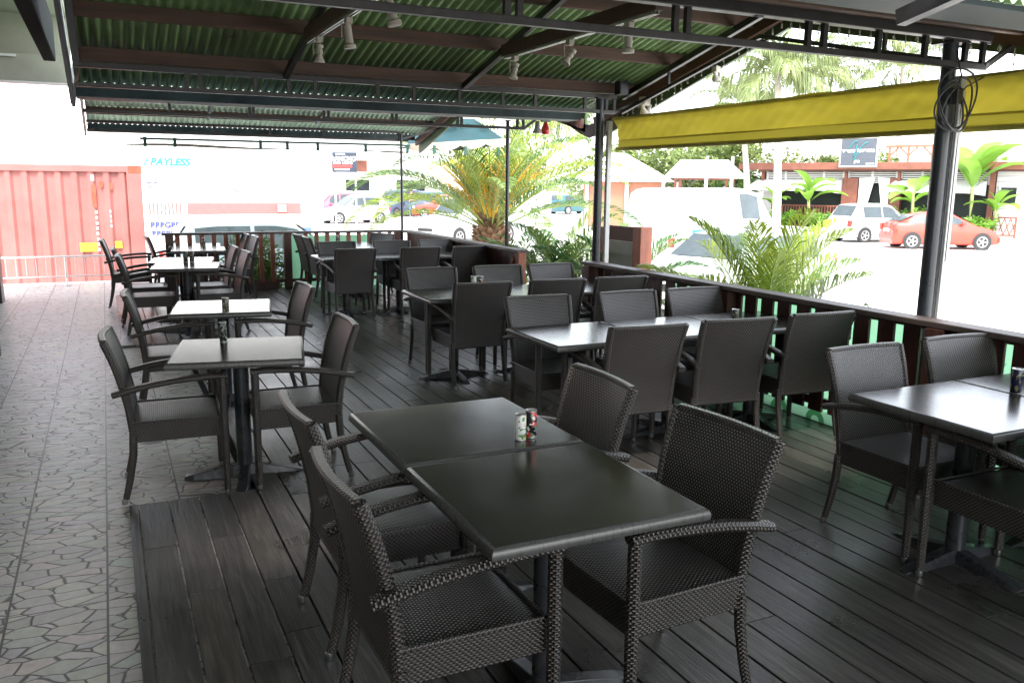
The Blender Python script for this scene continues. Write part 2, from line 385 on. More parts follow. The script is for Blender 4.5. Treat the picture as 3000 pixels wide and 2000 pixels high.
sc.view_settings.view_transform = 'Standard'; sc.view_settings.look = 'None'; sc.view_settings.gamma = 1; sc.view_settings.exposure = 2.75

# ------------------------------------------------------------------ floors and ground
g = MB().box(-300, 400, -200, 600, -0.9, -0.6).build('ground', 'lot_ground'); tag(g, 'pale parking lot ground', None, None, 'structure')
f = MB().box(-1.6, 0.60, -6, 15.4, -0.55, -0.006).build('tiled_walkway', 'tile_floor'); tag(f, 'beige crazy-paving tiled walkway', kind='structure')
f = MB().box(-1.61, 0.598, 15.401, 15.6, -0.55, -0.01).build('walkway_kerb', 'concrete_floor'); tag(f, 'pale kerb at the end of the walkway', kind='structure')
d = MB()
x = 0.05; k = 0
while x < 4.56:
    w = 0.139
    ymin, ymax = -6, 13.35
    cuts = [ymin]; y = ymin + rnd.uniform(0.5, 3.5)
    while y < ymax: cuts.append(y); y += rnd.uniform(2.2, 4.4)
    cuts.append(ymax)
    if x < 0.6:
        cuts = [c for c in cuts if c < 3.0] + [3.42 if k % 2 else 3.95, 4.55]
        far = [9.2, 11.3, 13.35]
    for a, b_ in list(zip(cuts[:-1], cuts[1:])) + (list(zip(far[:-1], far[1:])) if x < 0.6 else []):
        dz = rnd.uniform(-0.0015, 0.0015); e = rnd.uniform(0.001, 0.004)
        d.box(x+e*0.5, x+w, a+0.002, b_-0.002, -0.001, 0.018+dz)
    x += 0.147; k += 1
d.box(0.004, 0.046, -6, 4.55, -0.003, 0.0205)
dk = d.build('deck', 'deck_wood', bevel=0.0025); tag(dk, 'weathered dark grey timber deck', kind='structure')
u = MB().box(0.601, 4.55, -6, 13.34, -0.55, -0.03).build('deck_underside', 'shade_fill'); tag(u, 'block coloured near-black for the shade under the deck', kind='structure')

# ------------------------------------------------------------------ wicker armchair
def backprof(z):
    P_ = [(0.0, -0.272), (0.12, -0.240), (0.26, -0.215), (0.38, -0.208), (0.52, -0.222), (0.66, -0.250), (0.76, -0.278), (0.86, -0.315)]
    for (z0, y0), (z1, y1) in zip(P_[:-1], P_[1:]):
        if z <= z1:
            t = (z-z0)/(z1-z0); return y0+(y1-y0)*t
    return P_[-1][1]
def make_chair(label, group):
    t = empty('wicker_armchair', (0, 0, 0), 0, label, 'armchair', group)
    # seat: woven top, four woven side panels
    s = MB(); hw, yb, yf, zb, zt = 0.232, -0.222, 0.222, 0.325, 0.435
    def top(a, b_):
        X = -hw+2*hw*a; Y = yb+(yf-yb)*b_
        e = 0.010*(1-(2*a-1)**4)*(1-(2*b_-1)**6) - 0.006*max(0, (b_-0.85)/0.15)**2
        return (X, Y, zt-0.006+e)
    s.grid(top, 12, 12, lambda a, b_: (a*2*hw, b_*(yf-yb)), 'wicker_seat_glint')
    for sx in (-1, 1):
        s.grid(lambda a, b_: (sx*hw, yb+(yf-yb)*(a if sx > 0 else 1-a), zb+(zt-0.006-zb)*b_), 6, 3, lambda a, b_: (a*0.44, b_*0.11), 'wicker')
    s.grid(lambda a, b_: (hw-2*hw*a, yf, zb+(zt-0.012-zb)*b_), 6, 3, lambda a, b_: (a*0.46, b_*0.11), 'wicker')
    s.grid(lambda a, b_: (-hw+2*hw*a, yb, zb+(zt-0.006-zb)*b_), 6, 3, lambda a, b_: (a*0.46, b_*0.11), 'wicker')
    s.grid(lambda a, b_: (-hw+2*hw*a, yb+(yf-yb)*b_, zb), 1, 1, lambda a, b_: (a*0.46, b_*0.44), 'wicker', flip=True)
    # braided edge round the seat top
    e = 0.004
    s.tube([(-hw, yb, zt-e), (-hw, 0, zt-e), (-hw, yf, zt-e), (0, yf, zt-0.004), (hw, yf, zt-e), (hw, 0, zt-e), (hw, yb, zt-e)], 0.0065, 6, 'wicker')
    s.build('seat', None, t, smooth=True, autos=True)
    # backrest: bowed woven panel, thick wrapped edges
    b = MB(); bw = 0.222
    def pt(a, z, side):
        X = (2*a-1)*bw*(0.93+0.12*(z-0.34)/0.5)
        Y = backprof(z) - 0.020*(1-(2*a-1)**2)*(0.2+0.8*(z-0.34)/0.5)
        return (X, Y + side*0.013, z)
    z0, z1 = 0.335, 0.858
    zz = lambda v: z0+(z1-z0)*v
    b.grid(lambda a, v: pt(a, zz(v), 1), 10, 12, lambda a, v: (a*0.45, v*0.53), 'wicker_seat_glint', flip=True)
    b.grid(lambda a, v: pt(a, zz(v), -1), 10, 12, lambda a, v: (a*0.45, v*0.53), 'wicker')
    for a in (0, 1):
        b.sweep([Vector(pt(a, zz(i/12), 0)) + Vector(((a*2-1)*0.008, 0, 0)) for i in range(13)], rsec(0.036, 0.040), 'wicker', up=(0, 1, 0))
    b.sweep([Vector(pt(i/10, z1, 0)) for i in range(11)], rsec(0.034, 0.022), 'wicker')
    b.sweep([Vector(pt(i/10, z0, 0)) for i in range(11)], rsec(0.030, 0.020), 'wicker')
    b.build('backrest', None, t, smooth=True, autos=True)
    for sx in (-1, 1):
        # rear legs splay backwards
        l = MB().sweep([(sx*0.226, backprof(z), z) for z in (0.028, 0.08, 0.14, 0.2, 0.26, 0.31, 0.37)], rsec(0.036, 0.040), 'wicker', up=(0, 1, 0), scales=[0.78, 0.82, 0.87, 0.92, 0.97, 1, 1]).build('leg', None, t, smooth=True, autos=True)
        MB().lathe([(0.0135, 0), (0.0155, 0.003), (0.0155, 0.030), (0.012, 0.032)], 10, None, Matrix.Translation((sx*0.226, backprof(0.0), 0))).build('foot_cap', 'alu', l, smooth=True, autos=True)
        l = MB().sweep([(sx*0.255, 0.236, z) for z in (0.028, 0.1, 0.2, 0.3, 0.4, 0.5, 0.6, 0.642)], rsec(0.040, 0.040), 'wicker', up=(0, 1, 0), scales=[0.82, 0.86, 0.92, 1, 1, 1, 1, 1]).build('leg', None, t, smooth=True, autos=True)
        MB().lathe([(0.0135, 0), (0.0155, 0.003), (0.0155, 0.030), (0.012, 0.032)], 10, None, Matrix.Translation((sx*0.255, 0.236, 0))).build('foot_cap', 'alu', l, smooth=True, autos=True)
        MB().sweep([(sx*0.250, -0.292, 0.588), (sx*0.258, -0.2, 0.612), (sx*0.262, -0.1, 0.632), (sx*0.262, 0.0, 0.645), (sx*0.260, 0.1, 0.652), (sx*0.257, 0.19, 0.655), (sx*0.255, 0.258, 0.652)], rsec(0.048, 0.030), 'wicker').build('armrest', None, t, smooth=True, autos=True)
    return t

# ------------------------------------------------------------------ pedestal table
TX, TY, TZ = 0.70, 0.715, 0.74
def make_table(label, group):
    t = empty('pedestal_table', (0, 0, 0), 0, label, 'table', group)
    b = MB(); a, c = TX/2-0.002, TY/2-0.002
    def ring(i, z): return [(-a+i, -c+i, z), (a-i, -c+i, z), (a-i, c-i, z), (-a+i, c-i, z)]
    vs = []; fs = []
    prof = [(0.012, TZ-0.038), (0.003, TZ-0.034), (0.0, TZ-0.026), (0.0005, TZ-0.018), (0.002, TZ-0.012), (0.0045, TZ-0.0065), (0.008, TZ-0.0025), (0.012, TZ-0.0006), (0.016, TZ)]
    for i, z in prof: vs += ring(i, z)
    for r_ in range(len(prof)-1):
        for j in range(4): fs.append((r_*4+j, r_*4+(j+1) % 4, (r_+1)*4+(j+1) % 4, (r_+1)*4+j))
    k = (len(prof)-1)*4; fs.append((3, 2, 1, 0))
    MB().add(vs[k:]+ring(prof[-1][0], TZ-0.01), [(0, 1, 2, 3)]+[(j, j+4, (j+1) % 4+4, (j+1) % 4) for j in range(4)]).build('tabletop', 'table_top', t)
    o = b.add(vs, fs).build('edge_band', 'edge_band', t, smooth=True, autos=True)
    MB().lathe([(0.042, 0.05), (0.042, TZ-0.05)], 20).build('column', 'base_metal', t, smooth=True, autos=True)
    MB().box(-0.17, 0.17, -0.17, 0.17, TZ-0.052, TZ-0.0365).build('mounting_plate', 'base_metal', t, bevel=0.003)
    for q in range(4):
        M = Matrix.Rotation(q*math.pi/2, 4, 'Z')
        sec = [(-0.5, 0), (0.5, 0), (0.36, 1), (-0.36, 1)]
        m_ = MB(); n = 7; vs = []; fs = []
        for i in range(n):
            u_ = i/(n-1); X = 0.012+u_*0.315; wd = 0.070+0.006*u_ if i < n-1 else 0.05; hh = 0.062*(1-u_)**0.8+0.020
            for a_, b_ in sec: vs.append(M @ Vector((X, a_*wd, 0.002+b_*hh)))
        for i in range(n-1):
            for j in range(4): fs.append((i*4+j, i*4+(j+1) % 4, i*4+4+(j+1) % 4, i*4+4+j))
        fs.append((3, 2, 1, 0)); fs.append(tuple((n-1)*4+j for j in range(4)))
        m_.add(vs, fs).build('base_foot', 'base_metal', t, bevel=0.004)
    return t

GC, GT = 'brown woven armchairs around the dining tables', 'dark square pedestal tables on the deck'
FD = 0.019
proto = {}
def chair(x, y, deg, label, z=FD):
    if 'c' not in proto:
        proto['c'] = make_chair(label, GC); o = proto['c']; o.location = (x, y, z); o.rotation_euler = (0, 0, R(deg))
    else: o = dup(proto['c'], (x, y, z), R(deg), label)
def table(x, y, deg, label, z=FD):
    z -= 0.02
    if 't' not in proto:
        proto['t'] = make_table(label, GT); o = proto['t']; o.location = (x, y, z); o.rotation_euler = (0, 0, R(deg))
    else: o = dup(proto['t'], (x, y, z), R(deg), label)
# chairs: deg 0 faces +Y (away), 180 faces camera, -90 faces +X (right), 90 faces -X (left)
# front double table
table(1.18, 2.21, 0, 'nearest table of all, big dark top filling the bottom centre of the photo')
table(1.18, 2.935, 0, 'dark table joined behind the nearest one, carrying the white and black cans')
chair(0.83, 2.20, -90, 'nearest armchair left of the front double table, cut by the bottom edge')
chair(0.87, 2.94, -90, 'armchair left of the front double table, tucked just behind the nearest one')
chair(1.52, 2.165, 93, 'nearest armchair right of the front double table, big arm before the table edge')
chair(1.50, 2.95, 88, 'armchair right of the front double table, behind the two cans')
# walkway column of tables
table(0.62, 4.835, -11, 'nearest single table beside the tiled walkway, one dark can on it')
chair(0.27, 4.84, -93, 'armchair standing on the tiles left of the nearest walkway table', 0.0)
chair(0.89, 4.77, 89, 'armchair right of the nearest walkway table, facing left')
table(0.735, 6.56, -9, 'second single table back along the walkway, pale reflections and a dark can')
chair(0.40, 6.58, -92, 'armchair left of the second walkway table', 0.0)
chair(1.02, 6.48, 92, 'armchair right of the second walkway table, facing left')
table(0.75, 9.87, -8, 'near half of the joined walkway table pair, with two dark cans')
table(0.765, 10.60, -8, 'far half of the joined walkway pair with two dark cans')
chair(0.40, 9.92, -92, 'near armchair left of the joined walkway pair', 0.0)
chair(0.36, 10.62, -90, 'far armchair left of the joined walkway pair')
chair(1.06, 9.80, 92, 'near armchair right of the joined walkway pair, facing left')
chair(1.03, 10.52, 90, 'far armchair right of the joined walkway pair, pale grey back')
table(1.10, 12.22, -6, 'walkway table next to last before the back railing')
table(1.12, 12.94, -6, 'walkway table pressed against the back railing')
chair(0.24, 12.20, -92, 'leftmost armchair in the photo, pulled out before the red container')
chair(0.80, 12.80, -88, 'armchair left of the last walkway table, beside the railing end post')
chair(1.55, 12.33, 92, 'near armchair right of the last walkway tables')
chair(1.52, 12.98, 90, 'far armchair right of the last walkway tables, against the balusters')
# far corner pair
table(3.27, 12.02, -2, 'near half of the joined pair in the far corner of the deck')
table(3.28, 12.74, -2, 'far half of the joined corner pair, single dark can by the balusters')
chair(2.84, 12.10, -90, 'near armchair left of the far corner pair')
chair(2.84, 12.72, -88, 'far armchair left of the far corner pair, next to the thick railing post')
chair(3.50, 12.42, 118, 'armchair right of the far corner pair, turned at an angle')
def row(x0, y0, names, n=3, dx=0.70):
    for i in range(n): table(x0+0.35+dx*i, y0+0.358, 0, names[i])
ordn = ['left', 'middle', 'right']
row(2.30, 10.10, ['%s table of the furthest long row, in front of the far corner' % o for o in ordn])
for i, (xn, xf) in enumerate(((2.61, 2.69), (3.43, 3.42), (4.08, 4.06))):
    chair(xn, 10.12, (2, -1, 3)[i], '%s armchair on the near side of the furthest long row, back to the camera' % ordn[i])
    chair(xf, 10.70, 180+(1, -2, 0)[i], '%s armchair on the far side of the furthest long row, facing the camera' % ordn[i])
row(2.27, 6.32, ['%s table of the second long row, level with the thick black post' % o for o in ordn])
for i, (xn, xf) in enumerate(((2.66, 2.68), (3.36, 3.34), (3.97, 3.93))):
    chair(xn, 6.46, (1, -4, -2)[i], '%s armchair on the near side of the second long row, back to the camera' % ordn[i])
    chair(xf, 7.07, 180+(2, -1, 3)[i], '%s armchair on the far side of the second long row, facing the camera' % ordn[i])
row(2.29, 4.21, ['%s table of the white-shining long row nearest the camera' % o for o in ordn])
for i, (xn, xf) in enumerate(((2.73, 2.69), (3.39, 3.44), (4.04, 4.03))):
    chair(xn, 4.23, (-3, -6, -3)[i], '%s armchair on the near side of the white-shining row, tall woven back' % ordn[i])
    chair(xf, 4.95, 180+(-1, 1, -2)[i], '%s armchair on the far side of the white-shining row, behind the tabletop' % ordn[i])
row(2.99, 2.02, ['white-shining table at the right edge of the photo', 'table cut by the right frame edge with a navy can on it'], 2)
chair(3.36, 2.68, 180, 'armchair behind the right-edge table, seat and back both in view')
chair(4.05, 2.70, 178, 'armchair behind the right-edge table, only its back showing before the green gaps')
chair(3.31, 2.09, 0, 'armchair on the near side of the right-edge table, dark seat cut by the frame')
chair(4.00, 2.05, 2, 'armchair in the lower right corner, almost wholly outside the frame')

# ------------------------------------------------------------------ cans
def can_mat(name, base, blobs):
    m, nt, b = _new(name)
    tc = N(nt, 'ShaderNodeTexCoord'); c = base
    for (sc_, th, colr, seed) in blobs:
        mp = N(nt, 'ShaderNodeMapping'); mp.inputs['Location'].default_value = (seed, seed*2.1, 0)
        nt.links.new(tc.outputs['Object'], mp.inputs[0])
        nz = N(nt, 'ShaderNodeTexNoise', Scale=sc_, Detail=1.0); nt.links.new(mp.outputs[0], nz.inputs['Vector'])
        c = mixc(nt, math_n(nt, 'GREATER_THAN', nz.outputs[0], th), c, colr)
    nt.links.new(c, b.inputs['Base Color']); b.inputs['Roughness'].default_value = 0.25
can_mat('can_white', (0.8, 0.8, 0.78), [(38, 0.60, (0.12, 0.30, 0.08), 3.0), (45, 0.62, (0.75, 0.70, 0.35), 9.0), (90, 0.66, (0.1, 0.1, 0.1), 5.0)])
can_mat('can_black', (0.015, 0.014, 0.018), [(40, 0.56, (0.16, 0.26, 0.18), 2.0), (42, 0.60, (0.70, 0.05, 0.05), 7.7), (60, 0.62, (0.75, 0.75, 0.75), 4.2)])
can_mat('can_dark', (0.02, 0.022, 0.022), [(60, 0.58, (0.22, 0.24, 0.22), 1.0), (70, 0.62, (0.4, 0.42, 0.38), 6.0)])
can_mat('can_navy', (0.012, 0.015, 0.05), [(60, 0.60, (0.25, 0.24, 0.10), 1.0)])
can_mat('can_olive', (0.10, 0.10, 0.07), [(60, 0.55, (0.02, 0.02, 0.02), 1.0), (70, 0.62, (0.45, 0.45, 0.35), 3.0)])
def can(x, y, mt, label, h=0.098, r=0.0205, z=0.7405, name='seasoning_can'):
    t = empty(name, (x, y, z+FD-0.02), rnd.uniform(0, 6), label, 'can', 'small round cans on the tables')
    MB().lathe([(r-0.001, 0.004), (r, 0.006), (r, h-0.006), (r-0.001, h-0.004)], 20).build('label_wrap', mt, t, smooth=True, autos=True)
    MB().lathe([(r-0.002, 0), (r+0.0006, 0.0015), (r+0.0006, 0.0045), (r-0.002, 0.0055)], 20).build('bottom_rim', 'alu', t, smooth=True, autos=True)
    MB().lathe([(r-0.001, h-0.0045), (r+0.0008, h-0.003), (r+0.0008, h), (r-0.0015, h), (r-0.003, h-0.003), (0.006, h-0.0035), (0.001, h-0.001)], 20).build('lid', 'alu', t, smooth=True, autos=True)
can(1.312, 2.68, 'can_white', 'white can with green print on the front double table')
can(1.362, 2.695, 'can_black', 'black can with red and green print beside the white one', 0.104)
can(0.565, 5.08, 'can_dark', 'dark can standing on the nearest walkway table', 0.115)
can(0.715, 6.20, 'can_olive', 'grey-green can at the front edge of the second walkway table', 0.11, 0.024)
can(0.78, 10.27, 'can_olive', 'left of two dark cans on the joined walkway pair', 0.125, 0.026)
can(0.845, 10.24, 'can_dark', 'right of two dark cans on the joined walkway pair', 0.125, 0.026)
can(1.21, 12.62, 'can_dark', 'dark can on the last walkway tables by the railing', 0.12, 0.024)
can(2.93, 6.98, 'can_white', 'white-lidded can on the second long row', 0.10, 0.026)
can(2.99, 6.965, 'can_black', 'black and red can beside the white-lidded one on the second long row', 0.10, 0.026)
can(3.12, 12.72, 'can_dark', 'thin dark can on the far corner pair', 0.12, 0.02)
can(3.78, 4.46, 'can_olive', 'olive can with torn label on the white-shining row', 0.105, 0.024)
can(3.71, 2.43, 'can_navy', 'navy can at the right frame edge', 0.115, 0.024)
nk = MB().box(-0.06, 0.06, -0.035, 0.035, 0, 0.05).box(-0.045, 0.045, -0.012, 0.012, 0.05, 0.085, 'white_paint')
nk.mats.insert(0, 'white_paint'); nk.m = [0]*len(nk.f); o = nk.build('napkin_holder', 'white_paint', None, bevel=0.004); o.location = (3.86, 10.5, 0.740)
tag(o, 'small white napkin holder on the furthest long row', 'napkin holder')

# ------------------------------------------------------------------ railings
def add_railing(name, label):
    return empty(name, (0, 0, 0), 0, label, 'railing')
t = add_railing('wooden_railing', 'long dark board railing along the right side of the deck with green banner behind')
t.location = (4.36, 3, 0)
def L(o, dx, dy): return (o[0]-dx, o[1]-dy)
b = MB(); y = 7.36; tot = 0
while y > -3:
    gap = 0.014 if y > 6.3 else rnd.choice([0.042, 0.05, 0.058, 0.07])
    wd = 0.122 if y > 3.2 else 0.14
    b.box(0.0, 0.022, y-3-wd, y-3, 0.13+rnd.uniform(-.004, .004), 0.86); y -= wd+gap
b.build('slats', 'rail_wood', t, bevel=0.003)
c_ = MB(); c_.box(-0.085, 0.065, -6, 4.42, 0.862, 0.898)
c_.build('cap_rail', 'rail_cap_wood', t, bevel=0.006)
for z0_, z1_ in ((0.828, 0.858), (0.16, 0.22)): MB().box(0.023, 0.055, -6, 4.36, z0_, z1_).build('back_rail', 'rail_wood', t, bevel=0.003)
for yy in (0.32, 2.2, 4.3, -2.0):
    MB().box(-0.09, -0.003, yy-0.06, yy+0.06, 0.02, 0.859).build('railing_post', 'rail_wood', t, bevel=0.004)
MB().beam((-0.045, 4.30, 0.45), (-0.045, 4.40, 0.84), 0.06, 0.05, (1, 0, 0)).build('end_brace', 'rail_cap_wood', t)
# far right section
t = add_railing('wooden_railing', 'dark solid board railing between the two thin posts, ending in a reddish brace'); t.location = (4.32, 11, 0)
b = MB(); y = 2.05
while y > -2.0:
    b.box(0, 0.022, y-0.15, y-0.004, 0.12, 0.86); y -= 0.152
b.build('slats', 'rail_wood', t, bevel=0.003)
MB().box(-0.05, 0.09, -2.12, 2.15, 0.863, 0.9).build('cap_rail', 'rail_cap_wood', t, bevel=0.006)
MB().box(-0.03, 0.07, -2.12, -2.02, 0.02, 0.862).build('end_post', 'red_wood', t, bevel=0.004)
MB().beam((-0.012, -1.62, 0.34), (-0.012, -2.0, 0.80), 0.05, 0.07, (1, 0, 0)).build('end_brace', 'red_wood', t)
# back section along X
t = add_railing('wooden_railing', 'open baluster railing across the far end of the deck'); t.location = (2.5, 13.27, 0)
x = -1.62
while x < 1.70:
    if abs(x+0.02) > 0.09: MB().box(x, x+0.062, -0.02, 0.02, 0.13, 0.86).build('baluster', 'red_wood', t, bevel=0.003)
    x += 0.168
MB().box(-1.80, 1.80, -0.06, 0.07, 0.862, 0.897).build('cap_rail', 'rail_cap_wood', t, bevel=0.005)
MB().box(-1.72, 1.76, -0.018, 0.018, 0.12, 0.17).build('bottom_rail', 'rail_wood', t)
MB().box(-0.9, -0.16, 0.03, 0.1, 0.02, 0.12).build('plinth_board', 'rail_wood', t)
for xx in (-1.70, -0.02, 1.74, -1.02):
    MB().box(xx-0.055, xx+0.055, -0.05, 0.05, 0.02, 0.861 if xx != -1.02 else 0.14).build('railing_post', 'rail_wood', t, bevel=0.004)

# banner behind the rails
t = empty('green_banner', (4.50, 3, 0), 0, 'green advertising banner hanging outside behind the long railing', 'banner')
MB().grid(lambda a, b_: (0.02*math.sin(a*37), -5.5+8.6*a, -0.02+0.86*b_), 60, 2).build('cloth', 'banner_green', t)
m_ = MB()
for k in range(3): m_.add([(-0.006, 0.42-k*0.22, 0.60), (-0.006, 0.28-k*0.22, 0.60), (-0.006, 0.22-k*0.22, 0.70), (-0.006, 0.36-k*0.22, 0.78)], [(0, 1, 2, 3)])
m_.add([(-0.0055, 1.95, -0.02), (-0.0055, 0.1, -0.02), (-0.0055, 0.1, 0.10), (-0.0055, 1.95, 0.10)], [(0, 1, 2, 3)])
m_.v = [(v[0]-0.022, v[1], v[2]) for v in m_.v]
m_.build('white_print', 'banner_white', t)
m_ = MB()
for k in range(3): m_.add([(-0.030, 0.42-k*0.22, 0.46), (-0.030, 0.20-k*0.22, 0.46), (-0.030, 0.28-k*0.22, 0.599), (-0.030, 0.42-k*0.22, 0.599)], [(0, 1, 2, 3)])
m_.build('red_print', 'banner_red', t)
m_ = MB()
for yy in (1.72, 1.36, 1.05, 0.62, 0.36):
    ps = [Vector((-0.034, yy+0.09*math.cos(a_), 0.02+0.085*math.sin(a_))) for a_ in [math.pi*i/8 for i in range(9)]]
    ps2 = [Vector((-0.034, yy+0.04*math.cos(a_), 0.02+0.04*math.sin(a_))) for a_ in [math.pi*i/8 for i in range(9)]]
    m_.add(ps+ps2, [(i, i+1, 10+i, 9+i) for i in range(8)])
m_.build('green_lettering', 'banner_green', t)
t = empty('green_banner', (3.4, 13.4, 0), 0, 'faded green banner hung outside the far balusters', 'banner')
MB().grid(lambda a, b_: (-0.95+1.55*a, 0.02*math.sin(a*17), 0.02+0.8*b_), 30, 2).build('cloth', 'banner_green', t)
MB().grid(lambda a, b_: (0.62+0.2*a, 0, 0.35+0.47*b_), 2, 2).build('red_print', 'banner_red', t)

# ------------------------------------------------------------------ posts
def post(x, y, r, z1, label, n=18):
    t = empty('steel_post', (x, y, 0), 0, label, 'post', 'round black steel posts holding the roof')
    MB().lathe([(r, 0.02), (r, z1)], n).build('shaft', 'steel_blue', t, smooth=True, autos=True)
    MB().box(-r*1.7, r*1.7, -r*1.7, r*1.7, z1-0.012, z1).build('top_plate', 'steel_dark', t)
    return t
post(4.475, 3.56, 0.043, 2.485, 'thick black post on the right with the coiled cable')
post(4.455, 7.42, 0.043, 2.485, 'thick black post in the middle beside the left end of the yellow awning')
post(4.50, 9.66, 0.023, 2.41, 'thin post in front of the date palm')
post(4.30, 13.22, 0.021, 2.41, 'thin post at the far corner of the deck')
for (y, z1, lab) in ((3.535, 2.30, 'white awning guide rail beside the coiled-cable post'), (7.40, 2.27, 'white awning guide rail beside the middle black post')):
    t = empty('awning_guide', (4.548, y, 0), 0, lab, 'awning rail', 'white awning guide rails')
    MB().box(-0.018, 0.03, -0.025, 0.02, -0.3, z1).build('channel', 'white_paint', t, bevel=0.004)
    MB().tube([(-0.03, -0.015, 0.2), (-0.031, -0.014, z1-0.1)], 0.004, 6).build('pull_cord', 'dark_cable', t)
# coil of cable on post
t = empty('coiled_cable', (4.41, 3.50, 2.13), 0, 'loops of grey cable hung on the right black post', 'cable')
m_ = MB()
for k in range(4):
    rr = 0.105+0.018*k; cx_ = rnd.uniform(-.02, .05); cz_ = 0.0+rnd.uniform(-.025, .025)
    m_.tube([Vector((cx_+rr*math.cos(a_)*0.95, -0.03-0.012*k+0.02*math.sin(a_*2+k), cz_+rr*1.05*math.sin(a_))) for a_ in [2*math.pi*i/32 for i in range(32)]], 0.0055, 6, closed=True)
m_.tube([(0.03, -0.03, 0.08), (0.05, -0.04, 0.16), (0.03, -0.02, 0.26), (0.05, 0, 0.3)], 0.005, 6)
m_.tube([(0.06, -0.03, 0.05), (0.1, -0.04, 0.1), (0.16, -0.1, 0.15)], 0.004, 6)
m_.tube([(0.06, -0.05, 0.02), (0.055, -0.055, -0.3), (0.06, -0.05, -0.9)], 0.003, 5)
m_.build('cable_loops', 'dark_cable', t, smooth=True)
MB().box(0.02, 0.07, -0.05, -0.01, 0.0, 0.09).build('plug', 'black_plastic', t, bevel=0.005)

# ------------------------------------------------------------------ trusses (along X)
def truss(y, x0, x1, zb, zt, verts, label, tw=0.05, th=0.06, diag=(4.98, 2.52), bw=0.035):
    t = empty('roof_truss', (0, y, 0), 0, label, 'truss', 'dark steel roof trusses across the deck')
    MB().beam((x0, 0, zt), (x1, 0, zt), tw, th).build('top_chord', 'steel_dark', t, bevel=0.004)
    MB().beam((x0, 0, zb), (x1, 0, zb), bw, bw).build('bottom_chord', 'steel_dark', t, bevel=0.003)
    MB().beam((x1-0.01, 0, zb), (diag[0], 0, diag[1]), bw*0.8, bw*0.8).build('end_diagonal', 'steel_dark', t)
    for v in verts:
        MB().beam((v, 0, zb), (v, 0, zt-th/2), bw*0.8, bw*0.8, (0, 1, 0)).build('vertical', 'steel_dark', t)
truss(3.5, -0.14, 4.70, 2.352, 2.515, [0.3, 0.95, 1.62, 1.68, 2.5, 2.57, 3.33, 3.44, 3.83, 4.19, 4.52, 4.67], 'nearest overhead steel truss running to the right black post', 0.06, 0.055)
truss(7.4, -0.14, 4.62, 2.355, 2.50, [0.65, 0.75, 1.17, 1.44, 1.66, 2.20, 2.53, 2.96, 3.39, 3.73, 4.27, 4.51, 4.60], 'second overhead steel truss running to the middle black post', 0.05, 0.045)
truss(9.6, -0.14, 4.70, 2.315, 2.435, [0.66, 1.45, 1.49, 2.24, 2.29, 3.02, 3.07, 3.82, 3.87, 4.60, 4.68], 'third overhead steel truss ending at the thin post', 0.05, 0.04)
truss(13.3, -0.16, 4.30, 2.31, 2.43, [0.66, 1.5, 2.3, 3.1, 3.9, 4.28], 'last steel truss at the far eave', 0.04, 0.035)

# ------------------------------------------------------------------ roofs
S = 0.235
def zroof(y, yr=5.44, z74=2.665):
    return z74 + S*(7.4-5.44) - S*abs(y-yr)
def corr(name, yr, ylo, yhi, mt, label, half):
    """one corrugated slope as a sheet with thickness"""
    b = MB(); pitch = 0.076; n = int((4.97+0.16)/pitch*4)
    def fn(a, v):
        X = -0.16 + a*5.13; Y = ylo+(yhi-ylo)*v
        return (X, Y-yr, zroof(Y-yr+5.44)+0.011*math.cos(2*math.pi*X/pitch))
    b.grid(fn, n, 1)
    return b, fn
def gable(yr, hw, mt, label, extra=None):
    t = empty('corrugated_roof', (0, yr, 0), 0, label, 'roof')
    for s in (-1, 1):
        b = MB(); pitch = 0.076; n = int(5.13/pitch*6)
        fn = lambda a, v: (-0.16+a*5.13, s*(0.03+(hw-0.03)*v), zroof(5.44+(hw-0.03)*v+0.03)+0.0135*math.cos(2*math.pi*(a*5.13)/pitch))
        b.grid(fn, n, 1); o = b.build('corrugated_slope', mt, t, smooth=True)
        md = o.modifiers.new('solid', 'SOLIDIFY'); md.thickness = 0.002
        # purlins
        for dy in (0.35, 1.22, 2.02) if abs(hw-2.86) < 0.1 else (0.35, 1.22, 2.02):
            zc = zroof(5.44+dy)-0.012-0.052
            MB().beam((-0.15, s*dy, zc), (4.93, s*dy, zc), 0.045, 0.10).build('purlin', 'purlin_wood', t, bevel=0.003)
    rz = zroof(5.44)
    m_ = MB()
    for s in (-1, 1): m_.add([(-0.17, 0, rz+0.03), (4.98, 0, rz+0.03), (4.98, s*0.2, rz-0.02), (-0.17, s*0.2, rz-0.02)], [(0, 1, 2, 3)])
    m_.build('ridge_cap', mt, t)
    # side fascia following the gable on the right and left
    for (X, wd, dp, mm) in ((4.985, 0.03, 0.24, 'fascia_green'), (-0.19, 0.03, 0.20, 'steel_dark')):
        for s in (-1, 1):
            q = MB(); z0 = rz+0.02; z1 = zroof(5.44+hw)+0.02
            vs = []
            for xx in (X-wd/2, X+wd/2): vs += [(xx, 0, z0), (xx, s*hw, z1), (xx, s*hw, z1-dp-(0.09 if X > 4 and s > 0 else 0.0)), (xx, 0, z0-dp-0.02)]
            q.add(vs, [(0, 1, 2, 3), (7, 6, 5, 4), (0, 4, 5, 1), (1, 5, 6, 2), (2, 6, 7, 3), (3, 7, 4, 0)]).build('fascia', mm, t)
        if X > 4:
            for s in (-1, 1):
                MB().beam((X-0.06, s*0.02, rz-0.13), (X-0.06, s*hw, zroof(5.44+hw)-0.13), 0.045, 0.10).build('edge_rafter', 'taverna_dark', t)
    return t
g1 = gable(5.44, 2.86, 'roof_green', 'green corrugated gable roof over the tables')
g2 = gable(11.45, 2.86, 'roof_green_lit', 'corrugated gable roof over the far deck end, sky light painted into its paler green')
g0 = gable(-0.55, 2.86, 'roof_green', 'green corrugated roof just overhead, glimpsed in the top right corner')

